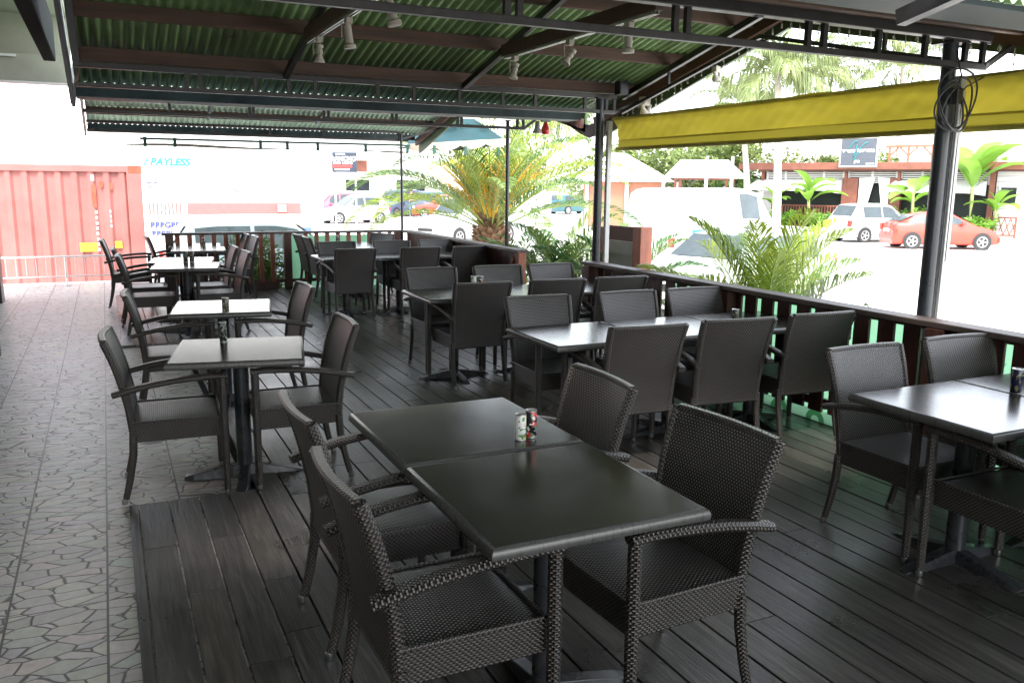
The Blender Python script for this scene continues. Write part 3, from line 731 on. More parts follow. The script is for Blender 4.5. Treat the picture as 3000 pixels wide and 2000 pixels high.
# gutters in the valleys
def gutter(y, z, label, xe=4.75):
    t = empty('valley_gutter', (0, y, z), 0, label, 'gutter', 'metal gutters between the roofs')
    s = [(-0.19, 0.11), (-0.15, 0.0), (0.15, 0.0), (0.19, 0.11), (0.186, 0.11), (0.147, 0.004), (-0.147, 0.004), (-0.186, 0.11)]
    vs = []
    for X in (-0.16, xe): vs += [(X, a, b_) for a, b_ in s]
    fs = [(i, (i+1) % 8, 8+(i+1) % 8, 8+i) for i in range(8)]+[tuple(range(8))[::-1], tuple(range(8, 16))]
    MB().add(vs, fs).build('trough', 'gutter_metal', t)
    return t
g = gutter(2.78, 2.43, 'grey metal gutter above the nearest truss at the top right')
MB().box(4.66, 4.82, -0.16, 0.02, -0.05, 0.10).build('outlet_box', 'grey_plastic', g, bevel=0.01)
gutter(8.45, 2.34, 'dark metal gutter behind the second truss')
gutter(14.35, 2.34, 'gutter at the far eave')
# gable trusses along Y: rafters + wooden tie with track lights
def gable_truss(X, label, tie=True, low=False):
    t = empty('roof_rafter_frame', (X, 5.44, 0), 0, label, 'rafter frame', 'sloping roof frames from front to back')
    for s in (-1, 1):
        zr = zroof(5.44)-0.16; ze = zr-S*1.96
        o = MB().beam((0, 0.0, zr), (0, s*1.96, ze), 0.045, 0.055).build('rafter', 'steel_dark', t, bevel=0.004)
    if tie:
        MB().box(-0.03, 0.03, -1.08, 1.08, 2.66, 2.75).build('tie_beam', 'purlin_wood', t, bevel=0.003)
        MB().box(-0.017, -0.006, -1.06, 1.06, 2.640, 2.659).box(0.006, 0.017, -1.06, 1.06, 2.640, 2.659).build('light_track', 'alu', t)
    if low:
        for s in (-1, 1):
            MB().beam((0, 0.0, 2.80), (0, s*1.96, 2.36), 0.03, 0.03).build('lower_rafter', 'steel_dark', t)
            MB().beam((0, s*1.2, 2.80-0.2245*1.2), (0, s*1.2, zroof(6.64)-0.18), 0.022, 0.022, (0, 1, 0)).build('strut', 'steel_dark', t)
    return t
gable_truss(1.42, 'rafter frame on the left carrying the first row of white spotlights')
gable_truss(3.00, 'rafter frame in the middle carrying the second row of white spotlights')
gable_truss(4.70, 'double rafter frame along the right edge of the roof', False, True)
gable_truss(-0.12, 'rafter frame along the left edge of the roof', False)
for X, lab in ((1.42, 'rafter frame under the far pale roof, left'), (3.0, 'rafter frame under the far pale roof, right')):
    t = empty('roof_rafter_frame', (X, 11.45, 0), 0, lab, 'rafter frame', 'sloping roof frames from front to back')
    for s in (-1, 1): MB().beam((0, 0.0, zroof(5.44)-0.16), (0, s*1.85, zroof(5.44)-0.16-S*1.85), 0.045, 0.055).build('rafter', 'steel_dark', t)
t = empty('roof_rafter_frame', (4.4, -0.55, 0), 0, 'short dark rafter stub over the top right corner', 'rafter frame')
MB().beam((0, 0.6, zroof(6.0)-0.16), (0, 3.1, zroof(8.45)-0.10), 0.05, 0.06).build('rafter', 'steel_dark', t)
MB().beam((-1.5, 0.6, zroof(6.0)-0.16), (-1.5, 3.1, zroof(8.45)-0.10), 0.05, 0.06).build('rafter', 'steel_dark', t)

# track spotlights
def spot(x, y, tilt, az, style, label):
    t = empty('track_spotlight', (x, y, 2.64), 0, label, 'spotlight', 'cream track spotlights under the roof')
    MB().box(-0.02, 0.02, -0.03, 0.03, -0.035, 0.0).build('track_adapter', 'cream_plastic', t, bevel=0.004)
    MB().box(-0.045, -0.041, -0.006, 0.006, -0.12, -0.035).box(-0.045, 0.02, -0.006, 0.006, -0.039, -0.035).build('yoke', 'cream_plastic', t)
    M = Matrix.Translation((0, 0, -0.105)) @ Matrix.Rotation(R(az), 4, 'Z') @ Matrix.Rotation(R(tilt), 4, 'X')
    if style == 0: pr = [(0.004, 0.065), (0.022, 0.06), (0.024, 0.0), (0.024, -0.045), (0.038, -0.055), (0.038, -0.075), (0.03, -0.076)]
    else: pr = [(0.004, 0.06), (0.026, 0.052), (0.026, 0.030), (0.018, 0.026), (0.024, 0.01), (0.024, -0.005), (0.017, -0.01), (0.022, -0.03), (0.038, -0.055), (0.038, -0.064), (0.028, -0.066)]
    MB().lathe(pr, 18, None, M).build('lamp_head', 'cream_plastic', t, smooth=True, autos=True)
spot(1.42, 6.16, 8, 0, 1, 'ribbed cream spotlight at the low end of the left track')
spot(1.42, 5.37, -6, 90, 0, 'smooth cream spotlight in the middle of the left track')
spot(1.42, 4.50, -14, 60, 0, 'cream spotlight at the near end of the left track')
spot(3.00, 6.32, 14, 90, 1, 'tilted cream spotlight at the low end of the middle track')
spot(3.00, 5.43, 35, 90, 1, 'strongly tilted cream spotlight in the middle of the right-hand track')
spot(3.00, 4.68, 0, 0, 0, 'upright cream spotlight at the near end of the right-hand track')
# speaker box, floodlights, red lamp
t = empty('loudspeaker', (4.55, 7.2, 2.50), 0, 'small black loudspeaker hung by the second truss end', 'loudspeaker')
MB().box(-0.045, 0.055, -0.05, 0.05, 0, 0.13).build('cabinet', 'black_plastic', t, bevel=0.006)
MB().box(-0.035, 0.045, -0.054, -0.051, 0.01, 0.12).build('grille', 'steel_blue', t)
def flood(x, y, z, label, col='cream_plastic', s=1.0):
    t = empty('floodlight', (x, y, z), R(20), label, 'floodlight', 'outdoor floodlights along the roof edge')
    MB().box(-0.05*s, 0.05*s, -0.035*s, 0.035*s, 0, 0.08*s).build('junction_box', 'cream_plastic', t, bevel=0.005)
    for k, a in enumerate((-25, 28)):
        M = Matrix.Translation(((-0.04+0.09*k)*s, -0.01, -0.03*s)) @ Matrix.Rotation(R(a), 4, 'Y')
        MB().lathe([(0.02*s, 0.045*s), (0.022*s, 0.0), (0.045*s, -0.05*s), (0.047*s, -0.075*s), (0.03*s, -0.08*s)], 16, None, M).build('lamp_head', col, t, smooth=True, autos=True)
flood(4.86, 7.25, 2.42, 'twin white floodlight under the roof edge near the awning', 'cream_plastic', 1.0)
flood(4.88, 6.2, 2.62, 'small twin floodlight high under the roof edge', 'cream_plastic', 0.7)
t = empty('pendant_lamp', (4.78, 9.2, 2.42), 0, 'red-bulbed lamp hanging at the roof corner', 'lamp')
MB().box(-0.05, 0.05, -0.03, 0.03, -0.05, 0.06).build('bracket', 'grey_plastic', t)
MB().lathe([(0.012, -0.03), (0.03, -0.08), (0.05, -0.13), (0.05, -0.17), (0.035, -0.19)], 14).build('red_bulb', 'tail_red', t, smooth=True)
MB().lathe([(0.02, -0.03), (0.03, -0.1), (0.055, -0.16), (0.05, -0.17)], 14, None, Matrix.Translation((-0.11, 0, -0.01))).build('lamp_shade', 'grey_plastic', t, smooth=True)
# icicle string lights
m_ = MB()
def fascia_pt(y): return zroof(y)-0.17
ys = [2.75+0.05*i for i in range(int((8.2-2.75)/0.05)+1)]
m_.tube([(4.955, y_, fascia_pt(y_)-0.005*math.sin(y_*9)) for y_ in ys], 0.0035, 4)
for i, y_ in enumerate(ys):
    if i % 2: 
        l_ = rnd.uniform(0.03, 0.11); z_ = fascia_pt(y_)
        m_.tube([(4.955, y_, z_), (4.955+rnd.uniform(-.01, .01), y_+rnd.uniform(-.02, .02), z_-l_)], 0.0022, 4)
        for q in range(2): 
            zz_ = z_-l_*(0.5+0.5*q); m_.box(4.950, 4.962, y_-0.004, y_+0.004, zz_-0.018, zz_)
o = m_.build('string_lights', 'white_paint'); tag(o, 'white icicle string lights along the right roof edge', 'string lights')
m_ = MB()
m_.tube([(-0.1+0.1*i, 14.28, 2.40-0.01*math.sin(i)) for i in range(45)], 0.004, 4)
for i in range(45): m_.tube([(-0.1+0.1*i, 14.28, 2.40), (-0.1+0.1*i+rnd.uniform(-.02, .02), 14.28, 2.40-rnd.uniform(.03, .09))], 0.003, 4)
o = m_.build('string_lights', 'grey_plastic'); tag(o, 'icicle string lights along the far eave', 'string lights')
# dark fringe at far eave and at valley corner
o = MB().box(-0.16, 4.9, 14.30, 14.32, 2.36, 2.455).build('eave_valance', 'black_plastic'); tag(o, 'black fringe hanging under the far eave', 'valance')
m_ = MB(); n = 14
pts = [(8.0, 2.50), (8.2, 2.40), (8.35, 2.33), (8.5, 2.31), (8.7, 2.33), (9.1, 2.42)]
vs = [(4.97, y_, z_) for y_, z_ in pts]+[(4.97, y_, z_-(0.05+0.1*math.sin(math.pi*i/5))) for i, (y_, z_) in enumerate(pts)]
o = m_.add(vs, [(i, i+1, 7+i, 6+i) for i in range(5)]).build('eave_valance', 'black_plastic'); tag(o, 'black scalloped fringe at the roof valley corner', 'valance')
md = o.modifiers.new('s', 'SOLIDIFY'); md.thickness = 0.01

# ------------------------------------------------------------------ yellow awning
t = empty('yellow_awning', (4.62, 0, 0), 0, 'long yellow awning valance with a dull hem hanging between the black posts', 'awning')
def aw(a, v):
    Y = 7.38-10.6*a; zt, zb = 2.30, 2.085
    z = zb+(zt-zb)*v; X = 0.09*(1-v)**2*0.4 - 0.10*max(0, v-0.75)**1.2*3 + 0.012*math.sin(Y*5+v*6)*(1-v) + 0.005*math.sin(Y*17-v*9)*(1-v)*v*4 + 0.004*math.sin(Y*41+v*13)
    return (X, Y, z+0.007*math.sin(Y*7)*(v > 0.95)-0.012*math.sin(math.pi*((Y+3.2)%2.65)/2.65))
MB().grid(aw, 320, 14).build('fabric', 'awning_cloth', t, smooth=True)
def hem(a, v):
    X, Y, z = aw(a, 0); return (X-0.008+0.012*math.sin(v*3), Y, 2.087-0.10*v)
MB().grid(hem, 120, 3).build('hem', 'awning_hem_cloth', t, smooth=True)
MB().tube([(0.03, 7.40, 2.00), (0.03, -3.2, 2.00)], 0.018, 10).build('bottom_bar', 'awning_hem', t, smooth=True)
MB().tube([(-0.02, 7.40, 2.29), (-0.02, -3.2, 2.29)], 0.014, 10).build('roller_tube', 'awning_hem', t, smooth=True)

# ------------------------------------------------------------------ left building
t = empty('restaurant_building', (-1.6, 4, 0), 0, 'beige concrete restaurant building with ceiling slab and beams at the upper left', 'building')
MB().box(-0.25, 0, -10, 9.42, -0.5, 4.0).build('side_wall', 'concrete_beige', t)
MB().box(-0.25, 0.08, 9.43, 9.62, -0.5, 4.0).build('corner_column', 'grey_plastic', t)
MB().box(0.002, 1.30, -10, 9.5, 3.74, 3.9).build('ceiling_slab', 'concrete_beige', t)
MB().box(0.002, 1.32, 8.95, 9.15, 2.88, 3.22).build('end_beam', 'concrete_beige', t, bevel=0.01)
MB().box(0.002, 1.32, 9.16, 9.22, 3.22, 3.74).build('upper_fascia', 'concrete_beige', t)
MB().box(0.002, 0.26, 9.16, 9.5, -0.5, 2.85).build('end_column', 'steel_dark', t, bevel=0.01)
MB().box(0.002, 1.32, 8.93, 9.17, 2.86, 2.879).build('drip_edge', 'white_paint', t)
MB().box(0.4, 0.7, 8.9, 8.96, 3.17, 3.2).build('light_fitting', 'white_paint', t)
o = MB().beam((-0.36, -4, 2.86), (-0.36, 8.9, 2.86), 0.10, 0.36).build('steel_beam', 'black_rough', None, bevel=0.01); tag(o, 'heavy dark steel beam between the concrete ceiling and the green roof', 'beam')
o = MB().box(-1.25, -0.885, 7.75, 8.25, 0.17, 0.27).box(-1.2, -1.05, 7.8, 8.2, 0.0, 0.169).build('low_bench', 'black_plastic', None, bevel=0.01)
tag(o, 'end of a low black bench poking in at the left frame edge', 'bench')
# metal barrier
t = empty('metal_barrier', (-0.9, 15.05, 0), 0, 'low white metal barrier at the end of the walkway before the container', 'barrier')
m_ = MB()
m_.tube([(-1.0, 0, 0.45), (1.0, 0, 0.45)], 0.014, 8); m_.tube([(-1.0, 0, 0.14), (1.0, 0, 0.14)], 0.010, 8)
m_.build('rails', 'white_paint', t, smooth=True)
m_ = MB()
for i in range(15): m_.tube([(-0.95+0.136*i, 0, 0.14), (-0.95+0.136*i, 0, 0.45)], 0.005, 6)
m_.build('bars', 'white_paint', t)
for xx in (0.27, -0.9):
    q = MB().tube([(xx, 0, 0.01), (xx, 0, 0.45)], 0.014, 8).build('barrier_post', 'alu', t)
    MB().lathe([(0.07, 0.0), (0.07, 0.008), (0.03, 0.02)], 14, None, Matrix.Translation((xx, 0, 0))).build('base_disc', 'alu', q)

# electrical boxes on the railing
for (x, y, z, lab) in ((4.30, 4.02, 0.74, 'grey junction box fixed under the railing cap near the right black post'), (4.31, 5.72, 0.72, 'small grey junction box under the railing cap behind the second row')):
    t = empty('junction_box', (x, y, z), 0, lab, 'electrical box', 'junction boxes on the railing')
    MB().box(-0.02, 0.03, -0.05, 0.05, -0.06, 0.06).build('housing', 'grey_plastic', t, bevel=0.005)
    MB().tube([(0, 0.05, 0.03), (0, 0.08, 0.09), (0, 0.1, 0.12)], 0.006, 6).build('cable', 'dark_cable', t)
# wooden menu stand outside
t = empty('wooden_menu_stand', (5.2, 8.15, -0.6), 0, 'red-brown wooden stand with grey board outside by the middle post', 'stand')
MB().box(-0.02, 0.02, -0.34, 0.24, 1.60, 1.80).build('upper_board', 'taverna_dark', t, bevel=0.004)
MB().box(-0.045, -0.01, -0.34, 0.24, 0.5, 1.64).build('grey_board', 'grey_plastic', t, bevel=0.004)
MB().box(-0.06, 0.09, -0.50, -0.345, 0.0, 1.81).build('stand_post', 'red_wood', t, bevel=0.006)
MB().box(-0.06, 0.05, 0.245, 0.33, 0.0, 1.78).build('stand_post', 'red_wood', t, bevel=0.006)

# ------------------------------------------------------------------ teal canopy
t = empty('teal_canopy', (0, 14.6, 0), 0, 'teal canvas canopy with scalloped cream valance beyond the far eave', 'canopy')
MB().add([(4.85, 0, 2.27), (6.88, 0, 2.37), (6.52, 0.9, 2.86), (5.25, 0.9, 2.86)], [(0, 1, 2, 3)]).add([(4.85, 0.02, 2.27), (6.88, 0.02, 2.37), (6.6, 1.9, 2.3), (5.1, 1.9, 2.3)], [(0, 1, 2, 3)]).build('canvas', 'teal_canvas', t)
MB().beam((0.55, -0.02, 2.27), (4.9, -0.02, 2.285), 0.04, 0.035).build('front_bar', 'dark_green_metal', t)
def val(x0, x1, z0, z1, n):
    return MB().grid(lambda a, v: (x0+(x1-x0)*a, -0.03+0.03*math.sin(a*n*6.28)*v, (z0+(z1-z0)*a)-(0.05+0.045*abs(math.sin(a*n*3.14)))*v*1.6), 60, 4)
val(4.85, 6.85, 2.31, 2.47, 4).build('valance', 'cream_canvas', t, smooth=True)
MB().grid(lambda a, v: (0.35+4.5*a, -0.04+0.03*v, 2.175+0.012*math.sin(a*11)+(0.03)*(v-0.5)*(0.6+0.4*math.sin(a*7))*1.6), 60, 3).build('rolled_curtain', 'cream_canvas', t, smooth=True)
for xx in (0.62, 1.05, 2.35, 2.78, 3.28, 4.1, 4.85, 5.35, 5.95, 6.6):
    MB().box(xx-0.025, xx+0.025, -0.06, -0.02, 2.15, 2.30).build('strap', 'dark_green_metal', t, bevel=0.008)

# ------------------------------------------------------------------ shipping container
t = empty('shipping_container', (0.62, 18.0, -0.6), 0, 'dull red corrugated shipping container with rust streaks and yellow stickers', 'container')
b = MB(); n = 0; X = -6.0; pts = []
while X < -0.22:
    pts += [(X, 0), (X+0.07, 0), (X+0.12, 0.045), (X+0.22, 0.045)]; X += 0.27
pts.append((-0.22, 0))
b.add([(a, y_, z) for a, y_ in pts for z in (0.14, 2.40)], [(2*i, 2*i+2, 2*i+3, 2*i+1) for i in range(len(pts)-1)])
b.box(-6.05, -0.05, 0.06, 2.4, 0.14, 2.47); b.build('corrugated_side', 'container_red', t)
MB().box(-6.1, 0.03, -0.02, 0.05, 2.38, 2.50).build('top_rail', 'container_red', t, bevel=0.006)
MB().box(-6.1, 0.03, -0.02, 0.05, 0.0, 0.14).build('bottom_rail', 'container_red', t, bevel=0.006)
MB().box(-0.22, 0.04, -0.03, 0.2, 0.0, 2.50).build('corner_post', 'container_red', t, bevel=0.008)
MB().box(-0.19, 0.05, -0.035, 0.1, 2.36, 2.505).build('corner_casting', 'rust_orange', t, bevel=0.008)
m_ = MB()
for (xx, zz, h_, w_) in ((-0.80, 1.72, 0.42, 0.07), (-0.50, 2.05, 0.13, 0.05), (-0.66, 2.1, 0.10, 0.06)):
    m_.add([(xx-w_/2, -0.004, zz), (xx+w_/2, -0.004, zz), (xx+w_/2*1.1, -0.004, zz+h_), (xx-w_/2*1.1, -0.004, zz+h_)], [(0, 1, 2, 3)])
m_.build('rust_streaks', 'rust_orange', t)
m_ = MB()
for i in range(8): m_.box(-0.80, -0.765, -0.006, -0.003, 1.60-0.10*i, 1.66-0.10*i)
for i in range(4): m_.box(-0.55, -0.53, -0.006, -0.003, 1.62-0.09*i, 1.67-0.09*i)
m_.box(-0.83, -0.78, -0.006, -0.003, 2.22, 2.32)
m_.build('white_markings', 'letter_white', t)
MB().box(-1.10, -0.80, -0.006, -0.003, 0.90, 1.06).build('yellow_sticker', 'yellow_sticker', t); MB().box(-0.50, -0.38, -0.006, -0.003, 0.95, 1.08).build('yellow_sticker', 'yellow_sticker', t)
MB().box(-0.68, -0.40, -0.006, -0.003, 2.40, 2.44).build('hazard_strip', 'yellow_sticker', t)

# ------------------------------------------------------------------ white building with lettering
t = empty('white_building', (0.35, 26, -0.6), 0, 'overexposed white warehouse wall with teal PAYLESS lettering and a red band', 'building')
MB().box(0, 5.62, 0, 6, 0, 5.2).build('wall', 'building_white', t)
MB().box(1.75, 4.95, -0.012, -0.001, 1.28, 1.60).build('red_band', 'band_red', t)
m_ = MB()
for i in range(9): m_.box(0.74+0.10*i, 0.795+0.10*i, -0.012, -0.001, 1.28, 1.60)
m_.build('red_stripes', 'band_red', t)
MB().box(0.74, 5.2, -0.011, -0.001, 0.80, 1.27).build('yellow_band', 'band_yellow', t)
MB().box(3.9, 4.7, -0.014, -0.0115, 0.72, 0.86).box(4.8, 5.25, -0.014, -0.0115, 0.72, 0.88).build('blue_band', 'band_blue', t)
RX = Matrix.Rotation(R(90), 4, 'X')
text('/ PAYLESS', 'payless_lettering', 0.28, 'letter_teal', t, Matrix.Translation((1.28, -0.012, 2.72)) @ RX, 0.008, shear=0.25, bold=0.012)
for z_, w_ in ((0.98, 'BBBGBBBB'), (0.74, 'BBBBBBBB')): text(w_, 'blue_lettering', 0.22, 'letter_blue', t, Matrix.Translation((1.27, -0.02, z_)) @ RX, 0.008, bold=0.008)
text('A', 'white_letter', 0.22, 'letter_white', t, Matrix.Translation((1.08, -0.02, 1.42)) @ RX, 0.008, bold=0.01)
for i in range(3):
    MB().box(0.72+0.0, 0.86, -0.03, -0.002, 2.02+0.12*i, 2.06+0.12*i).box(0.90, 1.02, -0.03, -0.002, 2.02+0.12*i, 2.06+0.12*i).build('vent_louver', 'sign_slate', t)
MB().box(4.25, 4.50, -0.12, -0.002, 1.34, 1.56).build('wall_lamp', 'grey_plastic', t, bevel=0.01)
MB().beam((2.9, -0.02, 2.05), (3.35, -0.02, 1.85), 0.03, 0.03).build('wire', 'dark_cable', t)
MB().box(5.40, 5.48, -0.1, -0.002, 2.45, 2.6).build('camera_box', 'grey_plastic', t)

# ------------------------------------------------------------------ RANCHO building + sign
t = empty('brown_building', (11.5, 66, -0.6), 0, 'low white and brown building behind the far parked cars', 'building'); t.scale = (1.7,)*3
MB().box(0, 13, 0, 5, 0, 2.3).build('wall', 'building_white', t)
MB().box(-0.3, 13.3, -0.8, 5, 2.3, 2.5).build('roof_slab', 'building_white', t)
MB().box(2.6, 4.2, -0.05, -0.01, 1.75, 2.25).build('timber_cladding', 'taverna_red', t)
for a_, e_ in ((3.2, 4.3), (5.6, 7.0)): MB().box(a_, e_, -0.06, -0.01, 0.9, 1.4).build('window', 'dark_glass', t)
MB().box(9, 9.9, -0.06, -0.01, 0.0, 1.6).build('doorway', 'shade_fill', t)
u = Vector((8.9-8.1, 33.01-33.54, 0)).normalized(); ang = math.atan2(u.y, u.x)
t = empty('sign_board', (8.1, 33.54, -0.6), ang, 'dark navy RANCHO sign board on posts with a red strip', 'sign')
MB().box(0, 0.98, 0, 0.06, 2.60, 3.36).build('board', 'sign_navy', t)
for a_ in (0.05, 0.88): MB().box(a_, a_+0.05, 0.06, 0.12, 0, 2.62).build('sign_post', 'white_paint', t)
MB().box(-0.03, 0.80, -0.006, -0.001, 2.77, 2.87).build('red_strip', 'sign_red', t)
text('RANCHO', 'main_lettering', 0.235, 'letter_white', t, Matrix.Translation((0.47, -0.008, 3.10)) @ RX, 0.004, bold=0.012)
text('STEAK', 'small_lettering', 0.10, 'letter_white', t, Matrix.Translation((0.20, -0.008, 2.945)) @ RX, 0.004, bold=0.003)
text('LOBSTER', 'small_lettering', 0.10, 'letter_white', t, Matrix.Translation((0.62, -0.008, 2.945)) @ RX, 0.004, bold=0.003)
MB().box(0.33, 0.385, -0.008, -0.001, 2.91, 2.98).build('red_star', 'sign_red', t)
MB().box(0.14, 0.52, -0.008, -0.001, 3.26, 3.31).build('top_line', 'letter_white', t)
MB().box(0.1, 0.70, -0.008, -0.001, 2.68, 2.72).build('bottom_line', 'letter_white', t)

# ------------------------------------------------------------------ cars
def car(name, loc, deg, paint, Ld, Wd, Hh, stations, label, cabin, wb, group='cars parked in the lot', rear_face=True, cat='car', wr=0.30, rails=False):
    """stations: (x, top z, belt z, half width factor); x from rear (-) to front (+)"""
    t = empty(name, loc, R(deg), label, cat, group)
    hw = Wd/2; b = MB(); secs = []
    for (x, T, B, wf) in stations:
        w_ = hw*wf; Bz = min(B, T-0.015); cabin_ = T > B+0.12
        wt = w_*(0.76 if cabin_ else 0.90)
        secs.append([(x, 0, T+0.012), (x, wt*0.7, T), (x, wt, T-0.035 if cabin_ else T-0.01), (x, w_*0.965, Bz), (x, w_, Bz-0.14), (x, w_, 0.36), (x, w_*0.96, 0.22), (x, w_*0.8, 0.17), (x, 0, 0.17)])
    n = len(secs[0]); vs = [p_ for s_ in secs for p_ in s_] + [(p_[0], -p_[1], p_[2]) for s_ in secs for p_ in s_]
    fs = []; o2 = len(secs)*n
    for i in range(len(secs)-1):
        for j in range(n-1):
            fs.append((i*n+j, i*n+j+1, (i+1)*n+j+1, (i+1)*n+j)); fs.append((o2+i*n+j, o2+(i+1)*n+j, o2+(i+1)*n+j+1, o2+i*n+j+1))
    fs.append(tuple(range(n))+tuple(o2+j for j in range(n-2, 0, -1))); k = (len(secs)-1)*n
    fs.append(tuple(k+j for j in range(n))[::-1]+tuple(o2+k+j for j in range(1, n-1)))
    b.add(vs, fs); o = b.build('body', paint, t, smooth=True, autos=True)
    # side glass
    c0, c1 = cabin; gl = MB()
    S_ = stations
    def edge(x):
        for i in range(len(secs)-1):
            if secs[i][0][0] <= x <= secs[i+1][0][0]:
                u_ = (x-secs[i][0][0])/(secs[i+1][0][0]-secs[i][0][0])
                A_ = Vector(secs[i][2]).lerp(Vector(secs[i+1][2]), u_); B_ = Vector(secs[i][3]).lerp(Vector(secs[i+1][3]), u_); return A_, B_
    nwin = 1 if cat == 'van' else (2 if Ld < 4.2 else 3)
    xs = [c0+(c1-c0)*i/nwin for i in range(nwin+1)]
    for w_i in range(nwin):
        a, e = xs[w_i]+0.035, xs[w_i+1]-0.035
        for sgn in (1, -1):
            q = []; m = 5
            for i in range(m+1):
                A_, B_ = edge(a+(e-a)*i/m); d_ = A_.lerp(B_, 0.14); f_ = A_.lerp(B_, 0.94)
                for v_ in (d_, f_): q.append((v_.x, sgn*(v_.y+0.008), v_.z+0.004))
            gl = MB().add(q, [(2*i, 2*i+1, 2*i+3, 2*i+2) for i in range(m)]); gl.build('side_window', 'car_glass', t)
    # windscreens
    for i in range(len(stations)-1):
        (x0_, T0, B0, _), (x1_, T1, B1, _) = stations[i], stations[i+1]
        if (T1-T0 < -0.30 or (T1-T0 > 0.30 and cat != 'van')) and max(T0-B0, T1-B1) > 0.12:
            P0, P1 = Vector(secs[i][0]), Vector(secs[i+1][0]); w0, w1 = secs[i][2][1]*0.9, secs[i+1][2][1]*0.9
            if T0 < T1: w0 *= 0.95
            nrm = Vector((-(T1-T0), 0, (x1_-x0_))).normalized()*0.012
            a_ = P0.lerp(P1, 0.10)+nrm; e_ = P0.lerp(P1, 0.90)+nrm
            MB().add([(a_.x, w0, a_.z), (a_.x, -w0, a_.z), (e_.x, -w1, e_.z), (e_.x, w1, e_.z)], [(0, 1, 2, 3)]).build('windscreen', 'car_glass', t)
    for xx in (-wb/2, wb/2):
        for sgn in (1, -1):
            M = Matrix.Translation((xx, sgn*(hw-0.075), wr)) @ Matrix.Rotation(R(90*sgn), 4, 'X').inverted()
            ww = MB().lathe([(wr*0.70, -0.09), (wr*0.96, -0.09), (wr, -0.05), (wr, 0.06), (wr*0.95, 0.095), (wr*0.68, 0.095)], 22, None, M).build('wheel', 'tyre', t, smooth=True, autos=True)
            rm = MB().lathe([(wr*0.66, 0.06), (wr*0.66, 0.098), (wr*0.58, 0.10), (wr*0.55, 0.075), (0.05, 0.07), (0.045, 0.095), (0.01, 0.097)], 20, None, M)
            for s5 in range(5):
                a5 = 2*math.pi*s5/5; rm.add([M @ Vector((r_*math.cos(a5+da), r_*math.sin(a5+da), 0.097)) for r_, da in ((0.04, -0.5), (0.04, 0.5), (wr*0.6, 0.13), (wr*0.6, -0.13))], [(0, 1, 2, 3)])
            rm.build('rim', 'rim_alloy', ww, smooth=False)
            ar = MB(); ar.add([M @ Vector((r_*math.cos(i*math.pi/10), r_*math.sin(i*math.pi/10)*sgn*0+r_*math.sin(i*math.pi/10), 0.080)) for i in range(21) for r_ in (wr*0.9, wr*1.13)], [(2*i, 2*i+1, 2*i+3, 2*i+2) for i in range(20)]).build('wheel_arch', 'grille_black', t)
    xr, xf = stations[0][0], stations[-1][0]
    for sgn in (1, -1):
        MB().box(xr-0.02, xr+0.10, sgn*(hw*0.80)-0.10, sgn*(hw*0.80)+0.10, 0.66, 0.90).build('taillight', 'tail_red', t, bevel=0.02)
        MB().box(xf-0.14, xf+0.012, sgn*(hw*0.72)-0.12, sgn*(hw*0.72)+0.12, 0.58, 0.70).build('headlight', 'rim_alloy', t, bevel=0.02)
        MB().box((cabin[1]-0.12), (cabin[1]+0.02), sgn*(hw+0.06)-0.07, sgn*(hw+0.06)+0.05, 0.92, 1.04).build('door_mirror', paint, t, bevel=0.02)
    MB().box(xr-0.028, xr+0.02, -0.25, 0.25, 0.62, 0.73).build('number_plate', 'letter_white', t)
    MB().box(xr-0.045, xr+0.05, -hw*0.9, hw*0.9, 0.30, 0.52).build('rear_bumper', paint, t, bevel=0.03)
    MB().box(xf-0.05, xf+0.04, -hw*0.85, hw*0.85, 0.26, 0.48).build('front_bumper', paint, t, bevel=0.03)
    MB().box(xf-0.02, xf+0.045, -hw*0.4, hw*0.4, 0.50, 0.60).build('grille', 'grille_black', t)
    if rails:
        for sgn in (1, -1): MB().tube([(-1.1, sgn*hw*0.62, Hh-0.01), (-0.95, sgn*hw*0.62, Hh+0.05), (0.35, sgn*hw*0.62, Hh+0.05), (0.6, sgn*hw*0.62, Hh-0.03)], 0.014, 6).build('roof_rail', 'rim_alloy', t)
    return t
def hatch(L_, H_, belt=0.92, hood=0.86, rear=0.88):
    h = L_/2
    return [(-h, 0.62, belt, 0.86), (-h+0.05, rear, belt, 0.92), (-h+0.10, belt+0.04, belt, 0.94), (-h+0.42, H_-0.05, belt, 0.97), (-h+0.9, H_, belt, 1.0), (-0.1, H_+0.005, belt-0.01, 1.0), (h-1.75, H_-0.06, belt-0.02, 1.0),
            (h-1.05, hood+0.06, belt-0.03, 0.99), (h-0.5, hood-0.05, hood, 0.96), (h-0.12, 0.70, 0.8, 0.88), (h, 0.55, 0.7, 0.78)]
Z0 = -0.6
def dirdeg(a, b_): return math.degrees(math.atan2(b_[1]-a[1], b_[0]-a[0]))
cpos = lambda a, b_, off: None
# red hatchback: wheels seen at (27.35,23.16) rear and (29.3,21.21) front
car('red_hatchback', (28.45, 22.35, Z0), -30, 'paint_red', 3.85, 1.64, 1.36, [(-1.92, 0.62, 0.93, 0.88), (-1.88, 0.92, 0.93, 0.93), (-1.72, 0.97, 0.93, 0.95), (-1.1, 1.27, 0.93, 0.98), (-0.55, 1.36, 0.93, 1.0), (0.0, 1.355, 0.92, 1.0), (0.25, 1.30, 0.91, 1.0), (1.0, 0.90, 0.88, 0.99), (1.45, 0.80, 0.85, 0.95), (1.80, 0.66, 0.75, 0.88), (1.92, 0.5, 0.65, 0.78)], 'red hatchback car in the lot right of the coiled-cable post', (-1.35, 0.55), 2.5)
car('white_hatchback', (29.35, 26.1, Z0), -8, 'paint_white', 3.8, 1.68, 1.58, hatch(3.8, 1.58, 0.98), 'white hatchback with one red taillight parked left of the red car', (-1.30, 0.55), 2.45)
